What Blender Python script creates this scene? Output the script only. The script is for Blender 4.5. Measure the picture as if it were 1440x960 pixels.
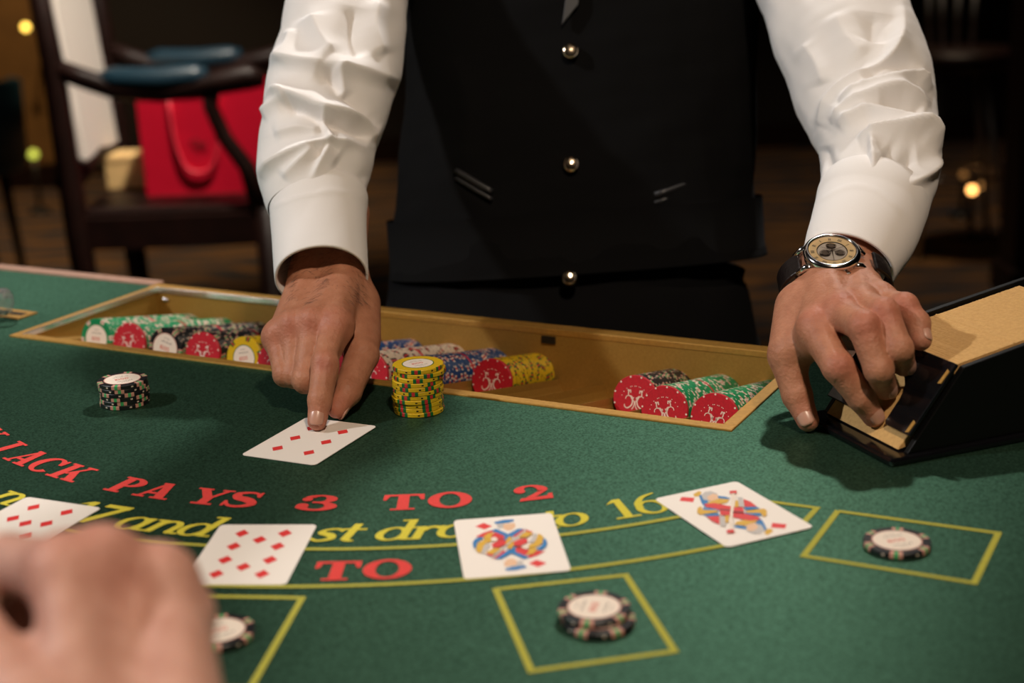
import bpy, bmesh, math, random
import numpy as np
from mathutils import Vector, Matrix

random.seed(7); RNG = np.random.RandomState(7)
for o in list(bpy.data.objects): bpy.data.objects.remove(o)
SC = bpy.context.scene; COL = SC.collection

# ------------------------------------------------------------------ camera, world, lights, exposure
TZ = 0.95                                    # table top height above the floor
IW, IH, FPX = 1440.0, 960.0, 2100.0
PITCH, ROLL, CH = 0.2803, -0.038, 0.372      # camera pitch, roll, height above the table
CAM = np.array([0.0, 0.0, TZ + CH])
_c, _s = math.cos(ROLL), math.sin(ROLL)
_R = np.array([1.0, 0, 0]); _U = np.array([0, math.sin(PITCH), math.cos(PITCH)]); FWD = np.array([0, math.cos(PITCH), -math.sin(PITCH)])
CX = _c*_R + _s*_U; CY = -_s*_R + _c*_U
cam_d = bpy.data.cameras.new('camera'); cam = bpy.data.objects.new('camera', cam_d); COL.objects.link(cam)
cam_d.sensor_width = 36.0; cam_d.lens = 36.0*FPX/IW; cam_d.clip_start = 0.02; cam_d.clip_end = 60
m4 = Matrix.Identity(4)
for i in range(3): m4[i][0] = CX[i]; m4[i][1] = CY[i]; m4[i][2] = -FWD[i]; m4[i][3] = CAM[i]
cam.matrix_world = m4
cam_d.dof.use_dof = True; cam_d.dof.focus_distance = 1.14; cam_d.dof.aperture_fstop = 4.6
SC.camera = cam
SC.view_settings.view_transform = 'Standard'; SC.view_settings.look = 'None'
SC.view_settings.exposure = 0.0; SC.view_settings.gamma = 1.0
try: SC.view_settings.use_curve_mapping = False
except Exception: pass
wd = bpy.data.worlds.new('world'); SC.world = wd; wd.use_nodes = True
wd.node_tree.nodes['Background'].inputs[0].default_value = (0.9, 0.75, 0.6, 1); wd.node_tree.nodes['Background'].inputs[1].default_value = 0.012

# ceiling downlights: position above the table top, aim point, power, colour, cone angle, radius
CEIL = 2.05
LIGHTS = [
    ((0.64, 2.62, CEIL), (-0.20, 1.37, 0.0), 210, (1.0, 0.95, 0.90), 36, 0.06),
    ((-2.40, 0.75, CEIL), (-0.20, 1.20, 0.05), 235, (1.0, 0.98, 0.96), 55, 0.07),
    ((0.35, -0.30, CEIL), (0.05, 1.00, 0.05), 160, (1.0, 0.80, 0.60), 60, 0.08),  # warm fill added from the camera side, fixture unseen
    ((-0.15, 2.75, CEIL), (-0.95, 3.60, -0.10), 380, (1.0, 0.88, 0.74), 34, 0.06),
    ((-1.15, 3.05, CEIL), (-0.56, 1.66, 0.0), 115, (1.0, 0.97, 0.93), 15, 0.06),  # unseen spot added to lift the felt at the table's far left
    ((1.4, 5.6, CEIL), (1.5, 6.2, -0.9), 95, (1.0, 0.75, 0.5), 80, 0.07),
    ((-1.9, 6.0, CEIL), (-2.2, 7.0, -0.9), 240, (1.0, 0.72, 0.42), 80, 0.07),
]
for i, (p, t, w, c, ang, r) in enumerate(LIGHTS):
    ld = bpy.data.lights.new('downlight', 'SPOT'); ld.energy = w; ld.color = c; ld.spot_size = math.radians(ang); ld.spot_blend = 0.6 if ang > 40 else 1.0; ld.shadow_soft_size = r
    lo = bpy.data.objects.new('downlight', ld); COL.objects.link(lo)
    lo.location = (p[0], p[1], p[2] + TZ - 0.03)
    d = Vector((t[0]-p[0], t[1]-p[1], t[2]-p[2])); lo.rotation_euler = d.to_track_quat('-Z', 'Y').to_euler()

# ------------------------------------------------------------------ geometry helpers
def Pd(px, py, D):                            # photograph pixel + depth along the camera axis -> world point
    return CAM + D*(FWD + CX*((px-IW/2)/FPX) + CY*(-(py-IH/2)/FPX))
def G(px, py, z=0.0):                         # photograph pixel -> world point at height z above the table top
    d = FWD + CX*((px-IW/2)/FPX) + CY*(-(py-IH/2)/FPX)
    return CAM + d*((TZ + z - CAM[2])/d[2])
def proj(P):
    q = np.asarray(P, float) - CAM
    D = q @ FWD
    return IW/2 + FPX*(q @ CX)/D, IH/2 - FPX*(q @ CY)/D, D
def nrm(v): v = np.asarray(v, float); return v/np.linalg.norm(v)

class MB:
    def __init__(s): s.v = []; s.f = []; s.m = []
    def add(s, vs, fs, mi=0):
        b = len(s.v); s.v += [tuple(map(float, p)) for p in vs]; s.f += [tuple(b+i for i in f) for f in fs]; s.m += [mi]*len(fs); return s
    def box(s, lo, hi, mi=0, fr=None):
        c = [(x, y, z) for z in (lo[2], hi[2]) for y in (lo[1], hi[1]) for x in (lo[0], hi[0])]
        if fr is not None: c = [fr(*p) for p in c]
        return s.add(c, [(0,2,3,1),(4,5,7,6),(0,1,5,4),(2,6,7,3),(0,4,6,2),(1,3,7,5)], mi)
    def hexa(s, pts, mi=0):                   # 8 points: bottom 4 (ring), top 4 (ring)
        return s.add(pts, [(3,2,1,0),(4,5,6,7),(0,1,5,4),(1,2,6,5),(2,3,7,6),(3,0,4,7)], mi)
    def prism(s, ring, off, mi=0):            # ring of 3d points extruded by vector off
        n = len(ring); a = [np.asarray(p, float) for p in ring]; b = [p+np.asarray(off, float) for p in a]
        return s.add(a+b, [tuple(range(n-1, -1, -1)), tuple(range(n, 2*n))] + [(i, (i+1) % n, n+(i+1) % n, n+i) for i in range(n)], mi)
    def tube(s, path, rad, seg=12, mi=0, cap=True, up=None, flat=1.0):
        P = [np.asarray(p, float) for p in path]; n = len(P)
        rad = [rad]*n if np.isscalar(rad) else rad
        rings = []; prev = None
        for i in range(n):
            t = nrm(P[min(i+1, n-1)] - P[max(i-1, 0)])
            if prev is None:
                a = np.array(up if up is not None else ((0, 0, 1) if abs(t[2]) < .9 else (1, 0, 0)), float)
            else: a = prev
            a = nrm(a - t*(a @ t)); prev = a; b = np.cross(t, a)
            rings.append([P[i] + rad[i]*(math.cos(q)*a*flat + math.sin(q)*b) for q in np.linspace(0, 2*math.pi, seg, endpoint=False)])
        vs = [p for r in rings for p in r]; fs = []
        for i in range(n-1):
            for j in range(seg):
                k = (j+1) % seg; fs.append((i*seg+j, i*seg+k, (i+1)*seg+k, (i+1)*seg+j))
        if cap: fs += [tuple(range(seg-1, -1, -1)), tuple(range((n-1)*seg, n*seg))]
        return s.add(vs, fs, mi)
    def lathe(s, prof, o=(0, 0, 0), ax=(0, 0, 1), seg=32, mi=0, xd=None, closed=False):   # prof: (r, h) list
        ax = nrm(ax); a = np.array(xd, float) if xd is not None else np.array((1, 0, 0) if abs(ax[0]) < .9 else (0, 1, 0), float)
        a = nrm(a - ax*(a @ ax)); b = np.cross(ax, a); o = np.asarray(o, float); vs = []; fs = []; n = len(prof)
        for r, h in prof:
            for q in range(seg):
                t = 2*math.pi*q/seg; vs.append(o + ax*h + r*(math.cos(t)*a + math.sin(t)*b))
        for i in range(n-1):
            for j in range(seg):
                k = (j+1) % seg; fs.append((i*seg+j, i*seg+k, (i+1)*seg+k, (i+1)*seg+j))
        if prof[0][0] > 1e-6 and not closed: fs.append(tuple(range(seg-1, -1, -1)))
        if prof[-1][0] > 1e-6 and not closed: fs.append(tuple(range((n-1)*seg, n*seg)))
        return s.add(vs, fs, mi)
    def mesh(s, name, mats, smooth=False):
        me = bpy.data.meshes.new(name); me.from_pydata(s.v, [], s.f); 
        for m in (mats if isinstance(mats, (list, tuple)) else [mats]): me.materials.append(m)
        if any(s.m): me.polygons.foreach_set('material_index', s.m)
        if smooth: me.polygons.foreach_set('use_smooth', [True]*len(me.polygons))
        me.validate(); me.update(); return me
    def build(s, name, mats, parent=None, smooth=False, bevel=0, auto=None):
        o = link(name, s.mesh(name, mats, smooth), parent)
        if bevel:
            md = o.modifiers.new('bevel', 'BEVEL'); md.width = bevel; md.segments = 2; md.limit_method = 'ANGLE'; md.angle_limit = math.radians(40)
        return o
def link(name, data, parent=None):
    o = bpy.data.objects.new(name, data); COL.objects.link(o)
    if parent is not None: o.parent = parent; o.matrix_parent_inverse = Matrix.Identity(4)
    return o
def empty(name, loc=(0, 0, 0)):
    o = bpy.data.objects.new(name, None); COL.objects.link(o); o.location = loc; o.empty_display_size = 0.02; return o
def tag(o, label=None, cat=None, group=None, kind=None):
    if label: o['label'] = label
    if cat: o['category'] = cat
    if group: o['group'] = group
    if kind: o['kind'] = kind
    return o
class Root:                                   # an Empty at the thing's base; parts are built in world space and re-based
    def __init__(s, name, loc, label, cat, group=None):
        s.o = empty(name, tuple(loc)); s.loc = np.asarray(loc, float); tag(s.o, label, cat, group)
    def part(s, mb, name, mats, smooth=False, bevel=0, parent=None):
        mb.v = [tuple(np.asarray(p) - s.loc) for p in mb.v]
        return mb.build(name, mats, parent if parent is not None else s.o, smooth, bevel)

# ------------------------------------------------------------------ materials
def mat(name, col, rough=0.5, metal=0.0, noise=None, bump=None, sub=0, sheen=0, coat=0, trans=0, ior=None, emit=None, spec=None, vcol=None, aniso=None):
    """noise=(scale, colour2, sharpness) mixes a second colour; bump=(scale, strength, distance)"""
    m = bpy.data.materials.new(name); m.use_nodes = True; nt = m.node_tree; b = nt.nodes['Principled BSDF']; L = nt.links
    c4 = (*col, 1)
    b.inputs['Base Color'].default_value = c4; b.inputs['Roughness'].default_value = rough; b.inputs['Metallic'].default_value = metal
    if sub:
        b.inputs['Subsurface Weight'].default_value = sub; b.inputs['Subsurface Radius'].default_value = (1.0, .35, .2); b.inputs['Subsurface Scale'].default_value = 0.004
    if sheen: b.inputs['Sheen Weight'].default_value = sheen; b.inputs['Sheen Roughness'].default_value = .5
    if coat: b.inputs['Coat Weight'].default_value = coat; b.inputs['Coat Roughness'].default_value = .1
    if trans: b.inputs['Transmission Weight'].default_value = trans
    if ior: b.inputs['IOR'].default_value = ior
    if spec is not None: b.inputs['Specular IOR Level'].default_value = spec
    if emit: b.inputs['Emission Color'].default_value = (*emit[0], 1); b.inputs['Emission Strength'].default_value = emit[1]
    tc = nt.nodes.new('ShaderNodeTexCoord')
    src = None
    if vcol:
        at = nt.nodes.new('ShaderNodeAttribute'); at.attribute_name = vcol; src = at.outputs['Color']
    if noise:
        n = nt.nodes.new('ShaderNodeTexNoise'); n.inputs['Scale'].default_value = noise[0]; n.inputs['Detail'].default_value = 5
        L.new(tc.outputs['Object'], n.inputs['Vector'])
        r = nt.nodes.new('ShaderNodeMapRange'); w = noise[2] if len(noise) > 2 else .25
        r.inputs[1].default_value = .5-w; r.inputs[2].default_value = .5+w; L.new(n.outputs['Fac'], r.inputs[0])
        mx = nt.nodes.new('ShaderNodeMix'); mx.data_type = 'RGBA'; L.new(r.outputs[0], mx.inputs[0])
        if src is not None:
            mx.blend_type = 'MULTIPLY'; L.new(src, mx.inputs[6]); mx.inputs[7].default_value = (*noise[1], 1)
        else:
            mx.inputs[6].default_value = c4; mx.inputs[7].default_value = (*noise[1], 1)
        src = mx.outputs[2]
    if src is not None: L.new(src, b.inputs['Base Color'])
    if bump:
        n = nt.nodes.new('ShaderNodeTexNoise'); n.inputs['Scale'].default_value = bump[0]; n.inputs['Detail'].default_value = 4
        L.new(tc.outputs['Object'], n.inputs['Vector'])
        bp = nt.nodes.new('ShaderNodeBump'); bp.inputs['Strength'].default_value = bump[1]; bp.inputs['Distance'].default_value = bump[2]
        L.new(n.outputs['Fac'], bp.inputs['Height']); L.new(bp.outputs['Normal'], b.inputs['Normal'])
    return m
M = {}
def felt_mat():                                # woollen nap: dark diffuse body plus a broad green forward lobe from the fibres
    m = mat('green felt', (.0042, .0102, .0064), .95, noise=(650, (.0110, .0240, .0158), .20), bump=(1400, .5, .0006), spec=0.0); nt = m.node_tree; L = nt.links
    b = nt.nodes['Principled BSDF']; o = nt.nodes['Material Output']; g = nt.nodes.new('ShaderNodeBsdfGlossy'); g.inputs['Color'].default_value = (.060, .140, .090, 1); g.inputs['Roughness'].default_value = .42
    mx = [x for x in nt.nodes if x.type == 'MIX'][0]; vm = nt.nodes.new('ShaderNodeVectorMath'); vm.operation = 'SCALE'; vm.inputs['Scale'].default_value = 8.2; L.new(mx.outputs[2], vm.inputs[0]); L.new(vm.outputs[0], g.inputs['Color'])
    a = nt.nodes.new('ShaderNodeAddShader'); L.new(b.outputs[0], a.inputs[0]); L.new(g.outputs[0], a.inputs[1]); L.new(a.outputs[0], o.inputs[0]); return m
M['felt'] = felt_mat()
M['red_print'] = mat('red felt print', (.70, .050, .040), .9, noise=(1200, (.50, .03, .025)), bump=(1400, .4, .0005))
M['yellow_print'] = mat('yellow felt print', (.62, .54, .04), .9, noise=(1200, (.48, .42, .03)), bump=(1400, .4, .0005))
M['yellow_line'] = mat('olive yellow felt line', (.42, .40, .045), .9, noise=(1200, (.30, .29, .035)), bump=(1400, .4, .0005))
M['trim'] = mat('pinkish wood trim', (.36, .20, .13), .5, noise=(60, (.28, .14, .09)))
M['brass'] = mat('brushed brass', (.40, .22, .045), .5, .30, noise=(500, (.31, .165, .03)), bump=(900, .25, .0004))
M['brass_rim'] = mat('brass rim', (.55, .30, .065), .40, .45, noise=(300, (.42, .22, .05)))
M['silver'] = mat('silver strip', (.75, .72, .7), .25, .9)
M['dark_metal'] = mat('dark metal', (.03, .025, .02), .4, .6)
M['black_plastic'] = mat('black acrylic', (.004, .004, .005), .12, spec=.5)
M['black_matte'] = mat('black satin', (.003, .003, .003), .4, spec=.2)
M['leather_rail'] = mat('dark rail leather', (.03, .015, .01), .4, bump=(200, .4, .001))
M['wood_dark'] = mat('dark mahogany', (.016, .005, .0035), .45, noise=(25, (.008, .003, .002)), spec=.25)
M['card'] = mat('card stock', (.80, .74, .68), .45)
M['card_back'] = mat('card back', (.28, .05, .05), .5)
M['card_edge'] = mat('card edges', (.62, .38, .14), .8, noise=(400, (.50, .29, .10)))
M['pip'] = mat('red pip ink', (.66, .03, .03), .5)
M['ink_red'] = mat('court red ink', (.62, .03, .03), .5)
M['ink_blue'] = mat('court blue ink', (.02, .17, .42), .5)
M['ink_yellow'] = mat('court yellow ink', (.62, .36, .03), .5)
M['ink_skin'] = mat('court flesh ink', (.72, .45, .28), .5)
M['ink_grey'] = mat('court grey ink', (.48, .45, .43), .5)
M['ink_dark'] = mat('court dark ink', (.05, .03, .03), .5)
M['inlay'] = mat('chip paper inlay', (.78, .68, .58), .4)
M['inlay_red'] = mat('inlay red ink', (.6, .10, .06), .5)
M['inlay_grey'] = mat('inlay grey ink', (.14, .12, .11), .5)
def clay(n, c): return mat(n, c, .38, noise=(700, tuple(x*.8 for x in c)), spec=.4)
M['c_black'] = clay('black clay', (.010, .010, .012)); M['c_yellow'] = clay('yellow clay', (.68, .44, .012))
M['c_green'] = clay('green clay', (.003, .23, .08)); M['c_blue'] = clay('blue clay', (.008, .055, .19)); M['c_cream'] = clay('cream clay', (.62, .50, .38))
M['c_pink'] = clay('pink clay', (.62, .30, .24)); M['c_red'] = clay('red clay', (.52, .03, .03)); M['c_lightgreen'] = clay('light green clay', (.05, .38, .13))
M['c_white'] = clay('white clay', (.70, .58, .48)); M['c_darkgreen'] = clay('dark green clay', (.005, .13, .03))
M['lammer'] = mat('red marker plastic', (.55, .010, .025), .5, noise=(500, (.40, .008, .02)))
M['lammer_ink'] = mat('marker white ink', (.80, .62, .55), .5)
M['skin'] = mat('skin', (.5, .3, .2), .52, sub=.12, vcol='tint', noise=(110, (.74, .64, .60), .3), bump=(380, .5, .0014), spec=.3)
M['nail'] = mat('fingernail', (.50, .27, .20), .3, sub=.1)
M['shirt'] = mat('white shirt cotton', (.77, .745, .735), .85, bump=(900, .15, .0005), sheen=.1)
M['vest'] = mat('black wool vest', (.0022, .0022, .0026), .9, bump=(1500, .4, .0006), spec=.15)
M['vest_satin'] = mat('black satin welt', (.022, .022, .025), .4)
M['trousers'] = mat('black trousers', (.0028, .0028, .0034), .9, bump=(1200, .3, .0005), spec=.15)
M['tie'] = mat('charcoal tie', (.05, .05, .052), .6, bump=(900, .4, .0005))
M['button'] = mat('gold button metal', (.62, .50, .36), .16, 1.0)
M['hair'] = mat('dark hair', (.015, .010, .008), .6, bump=(300, .6, .003))
M['steel'] = mat('polished steel', (.68, .64, .62), .14, 1.0)
M['dial'] = mat('cream watch dial', (.70, .55, .33), .4)
M['dial_dark'] = mat('dark dial ring', (.10, .08, .07), .4)
M['strap'] = mat('dark brown leather strap', (.008, .0045, .004), .32, bump=(300, .5, .001))
M['glass'] = mat('clear glass', (1, 1, 1), .02, trans=1, ior=1.45)
M['acrylic'] = mat('clear acrylic', (.95, .95, .95), .04, trans=1, ior=1.49)
M['blue_pad'] = mat('teal leather pad', (.008, .030, .048), .4, bump=(150, .4, .001))
M['teal_leather'] = mat('teal tub leather', (.035, .11, .15), .45, bump=(150, .4, .001))
M['white_fabric'] = mat('white fabric', (.72, .66, .60), .9, bump=(400, .4, .001))
M['bag_red'] = mat('red gift paper', (.62, .006, .030), .40, bump=(30, .3, .004))
M['bag_cord'] = mat('red cord', (.72, .03, .06), .5)
M['bag_strip'] = mat('grey card strip', (.16, .09, .09), .5)
M['bag_print'] = mat('bag dark print', (.22, .01, .015), .5)
M['tan_box'] = mat('tan paper', (.72, .48, .20), .7)
M['chrome'] = mat('chrome', (.6, .6, .6), .38, .8)
M['gold_panel'] = mat('gold wall panel', (.22, .11, .03), .5, noise=(8, (.14, .07, .02)))
M['wall'] = mat('dark wall', (.010, .005, .004), .6, noise=(3, (.006, .0035, .003)))
M['ceiling'] = mat('dark ceiling', (.03, .025, .02), .8)
M['lamp_yellow'] = mat('yellow lamp glow', (.9, .6, .1), .4, emit=((1.0, .62, .10), 5))
M['lamp_green'] = mat('green lamp glow', (.5, .6, .1), .4, emit=((.55, .60, .08), 1.6))
M['lamp_orange'] = mat('orange lamp glow', (.9, .45, .1), .4, emit=((1.0, .45, .12), 6))
M['lamp_dim'] = mat('dim orange lamp glow', (.6, .3, .1), .4, emit=((1.0, .45, .12), .25))
M['lamp_white'] = mat('downlight lens', (.9, .85, .8), .4, emit=((1.0, .88, .74), 6))
def clear(n, tint, gl, haze=0.0):
    m = bpy.data.materials.new(n); m.use_nodes = True; nt = m.node_tree; nt.nodes.remove(nt.nodes['Principled BSDF']); o = nt.nodes['Material Output']
    t = nt.nodes.new('ShaderNodeBsdfTransparent'); t.inputs[0].default_value = (*tint, 1); g = nt.nodes.new('ShaderNodeBsdfGlossy'); g.inputs['Roughness'].default_value = .04
    f = nt.nodes.new('ShaderNodeFresnel'); f.inputs['IOR'].default_value = gl; x = nt.nodes.new('ShaderNodeMixShader')
    nt.links.new(f.outputs[0], x.inputs[0]); nt.links.new(t.outputs[0], x.inputs[1]); nt.links.new(g.outputs[0], x.inputs[2])
    d = nt.nodes.new('ShaderNodeBsdfDiffuse'); d.inputs[0].default_value = (.9, .88, .86, 1); y = nt.nodes.new('ShaderNodeMixShader'); y.inputs[0].default_value = haze
    nt.links.new(x.outputs[0], y.inputs[1]); nt.links.new(d.outputs[0], y.inputs[2]); nt.links.new(y.outputs[0], o.inputs[0]); return m
M['glass'] = clear('watch crystal', (.98, .98, .98), 1.35); M['acrylic'] = clear('clear acrylic', (.97, .97, .97), 1.7, .10)
# patterned carpet
def carpet():
    m = mat('patterned carpet', (.10, .05, .02), .95); nt = m.node_tree; L = nt.links; b = nt.nodes['Principled BSDF']
    tc = nt.nodes['Texture Coordinate'] if 'Texture Coordinate' in nt.nodes else nt.nodes.new('ShaderNodeTexCoord')
    mp = nt.nodes.new('ShaderNodeMapping'); mp.inputs['Scale'].default_value = (2.2, 2.2, 1); L.new(tc.outputs['Object'], mp.inputs['Vector'])
    w = nt.nodes.new('ShaderNodeTexWave'); w.wave_type = 'RINGS'; w.inputs['Scale'].default_value = .8; w.inputs['Distortion'].default_value = 9; w.inputs['Detail'].default_value = 2
    L.new(mp.outputs[0], w.inputs['Vector'])
    v = nt.nodes.new('ShaderNodeTexVoronoi'); v.inputs['Scale'].default_value = 1.6; L.new(mp.outputs[0], v.inputs['Vector'])
    r = nt.nodes.new('ShaderNodeValToRGB'); e = r.color_ramp.elements
    e[0].position = 0; e[0].color = (.012, .020, .035, 1); e[1].position = 1; e[1].color = (.16, .075, .02, 1)
    for p, c in ((.35, (.030, .022, .015, 1)), (.5, (.085, .040, .013, 1)), (.7, (.045, .018, .010, 1))):
        k = e.new(p); k.color = c
    mth = nt.nodes.new('ShaderNodeMath'); mth.operation = 'ADD'; L.new(w.outputs['Fac'], mth.inputs[0])
    ms = nt.nodes.new('ShaderNodeMath'); ms.operation = 'MULTIPLY_ADD'; ms.inputs[1].default_value = .7; ms.inputs[2].default_value = -.3
    L.new(v.outputs['Distance'], ms.inputs[0]); L.new(ms.outputs[0], mth.inputs[1]); L.new(mth.outputs[0], r.inputs[0]); L.new(r.outputs[0], b.inputs['Base Color'])
    return m
M['carpet'] = carpet()

# ------------------------------------------------------------------ the room
def struct(name, lo, hi, m):
    o = MB().box(lo, hi).build(name, m); o['kind'] = 'structure'; return o
X0, X1, Y0, Y1, H = -4.6, 4.6, -2.2, 8.3, TZ + CEIL
struct('floor', (X0, Y0, -.1), (X1, Y1, 0), M['carpet'])
struct('ceiling', (X0, Y0, H), (X1, Y1, H+.1), M['ceiling'])
struct('wall_back', (X0, Y1, 0), (X1, Y1+.1, H), M['wall'])
struct('wall_left', (X0-.1, Y0, 0), (X0, Y1, H), M['wall'])
struct('wall_right', (X1, Y0, 0), (X1+.1, Y1, H), M['wall'])
struct('wall_front', (X0, Y0-.1, 0), (X1, Y0, H), M['wall'])
struct('baseboard_back', (X0, Y1-.025, 0), (X1, Y1, .14), M['wood_dark'])
dl_names = ['behind the dealer on the right', 'far to the left of the table', 'added as warm fill above the players', 'behind the dealer near the armchair', 'added behind the dealer to brighten the left felt', 'above the stools on the right', 'by the gold panel on the left']
for (p, *_), nm in zip(LIGHTS, dl_names):
    r = Root('ceiling_downlight', (p[0], p[1], H), 'round recessed ceiling downlight ' + nm, 'ceiling light', 'ceiling downlights')
    r.part(MB().lathe([(.075, -.004), (.105, -.004), (.108, 0), (.075, 0), (.075, -.004)], (p[0], p[1], H-.0005), seg=28, closed=True), 'trim_ring', M['dark_metal'], True)
    r.part(MB().lathe([(.0, -.001), (.074, -.001)], (p[0], p[1], H-.0008), (0, 0, 1), seg=28, closed=True), 'lens', M['lamp_white'])

# ------------------------------------------------------------------ the blackjack table
TO = G(15, 473); TA = math.radians(-28.3)
TU = np.array([math.cos(TA), math.sin(TA), 0]); TV = np.array([-TU[1], TU[0], 0]); ZV = np.array([0, 0, 1.0])
def TR(u, v, z): return TO + TU*u + TV*v + ZV*z
def uv(P): q = np.asarray(P)-TO; return q @ TU, q @ TV
TLEN, TDEP, BACK = 0.722, 0.206, 0.213
cu, cv = uv((-.075, 1.35, TZ))
RAD = 0.92
table = Root('blackjack_table', (*(TR(cu, cv-.3, 0)[:2]), 0), 'green felt blackjack table with red and yellow printed lettering', 'table')
def dshape(rad, back, n=64):
    du = math.sqrt(rad**2 - (back-cv)**2); a0 = math.atan2(back-cv, -du); a1 = math.atan2(back-cv, du)
    if a0 < 0: a0 += 2*math.pi
    return [(cu+rad*math.cos(t), cv+rad*math.sin(t)) for t in np.linspace(a0, a1+2*math.pi, n)]
out = dshape(RAD, BACK)
hole = [(0, 0), (TLEN, 0), (TLEN, TDEP), (0, TDEP)]
bm = bmesh.new()
def loop(pts, z):
    vs = [bm.verts.new(TR(u, v, z) - table.loc) for u, v in pts]
    return [bm.edges.new((vs[i], vs[(i+1) % len(vs)])) for i in range(len(vs))]
e = loop(out, 0) + loop(hole, 0)
bmesh.ops.triangle_fill(bm, use_beauty=True, use_dissolve=False, edges=e)
for f in bm.faces:
    if f.normal.z < 0: f.normal_flip()
ext = bmesh.ops.extrude_face_region(bm, geom=list(bm.faces))
for v in ext['geom']:
    if isinstance(v, bmesh.types.BMVert): v.co.z -= .012
bmesh.ops.recalc_face_normals(bm, faces=bm.faces)
me = bpy.data.meshes.new('felt_top'); bm.to_mesh(me); bm.free(); me.materials.append(M['felt'])
felt = link('felt_top', me, table.o)
# table body under the felt: apron ring, pedestal, foot
mb = MB(); ins = dshape(RAD-.05, BACK-.0015); n = len(ins)
mb.add([TR(u, v, -.012) for u, v in ins] + [TR(u, v, -.13) for u, v in ins], [(i, n+i, n+(i+1) % n, (i+1) % n) for i in range(n)] + [tuple(range(n, 2*n))])
table.part(mb, 'apron', M['wood_dark'])
pc = TR(cu, cv-.32, 0)
table.part(MB().lathe([(.16, 0), (.16, .02), (.13, .05), (.13, TZ-.2), (.2, TZ-.135)], (pc[0], pc[1], 0), seg=32), 'pedestal', M['wood_dark'], True)
table.part(MB().lathe([(.36, 0.002), (.36, .03), (.15, .06)], (pc[0], pc[1], 0), seg=40), 'foot', M['wood_dark'])
# padded armrest on the players' side
arc = dshape(RAD+.055, BACK-.02, 72)
table.part(MB().tube([TR(u, v, -.005) for u, v in arc], .055, 14), 'padded_armrest', M['leather_rail'], True)
# pinkish bumper strip along the dealer's edge
du = math.sqrt(RAD**2 - (BACK-cv)**2)
def strip(u0, u1):
    return MB().box((u0, BACK-.004, -.02), (u1, BACK+.012, .0025), fr=TR)
table.part(strip(cu-du, -.002), 'edge_trim', M['trim'], bevel=.002)
table.part(strip(TLEN+.002, cu+du), 'edge_trim', M['trim'], bevel=.002)
# ---- printing on the felt: every piece lies .3 mm above the cloth
PZ = .0004
def flat(name, polys, m, z=PZ, parent=None, rootloc=None):
    mb = MB()
    for k, p in enumerate(polys):
        ar = sum(p[i][0]*p[(i+1) % len(p)][1]-p[(i+1) % len(p)][0]*p[i][1] for i in range(len(p)))
        if ar < 0: p = p[::-1]
        mb.add([(q[0], q[1], TZ+z+k*4e-6) for q in p], [tuple(range(len(p)))])
    o = table.part(mb, name, m, parent=felt)
    return o
def line_strip(pts, w):
    pts = [np.asarray(p[:2], float) for p in pts]; L = []; Rr = []
    for i, p in enumerate(pts):
        if i == 0: d = pts[1]-p
        elif i == len(pts)-1: d = p-pts[i-1]
        else: d = nrm(pts[i+1]-p)+nrm(p-pts[i-1])
        d = nrm(d); nn = np.array([-d[1], d[0]])
        k = 1.0
        if 0 < i < len(pts)-1: k = 1/max(.5, abs(nn @ np.array([-nrm(pts[i+1]-p)[1], nrm(pts[i+1]-p)[0]])))
        L.append(p+nn*w*k/2); Rr.append(p-nn*w*k/2)
    return [[Rr[i], Rr[i+1], L[i+1], L[i]] for i in range(len(pts)-1)]
def arcpts(c, R, a0, a1, n=60): return [(c[0]+R*math.cos(math.radians(t)), c[1]+R*math.sin(math.radians(t))) for t in np.linspace(a0, a1, n)]
LW = .0038
c1 = np.array([-.074, 1.350]); c2 = np.array([-.086, 1.411])
ue = [tuple(G(x, y)[:2]) for x, y in ((1040, 702), (1149, 714.5), (1112, 755))]
low = arcpts(c2, .618, -140, -68.5)
flat('printed_line', line_strip(arcpts(c1, .5055, -152, -66), LW), M['yellow_line'])
flat('printed_line', line_strip(low, LW), M['yellow_line'])
flat('printed_line', line_strip([G(1060, 702.5)[:2], G(1149, 714.5)[:2], G(1118, 748)[:2]], LW), M['yellow_line'])
for q in ([(697, 829), (880, 809), (949, 916), (747, 944)], [(1178, 719), (1404, 750), (1370, 820), (1130, 782)]):
    w = [G(x, y)[:2] for x, y in q]; w = w + [w[0], w[1]]
    flat('betting_box', line_strip(w, LW)[:4], M['yellow_line'])
w3 = [G(425, 841)[:2], G(352, 968)[:2]]
e1 = nrm(G(425, 841)[:2]-G(280, 838.5)[:2])
w = [w3[0]-e1*.078, w3[0], w3[1], w3[1]-e1*.078]; w += [w[0], w[1]]
flat('betting_box', line_strip(w, LW)[:4], M['yellow_line'])

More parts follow.
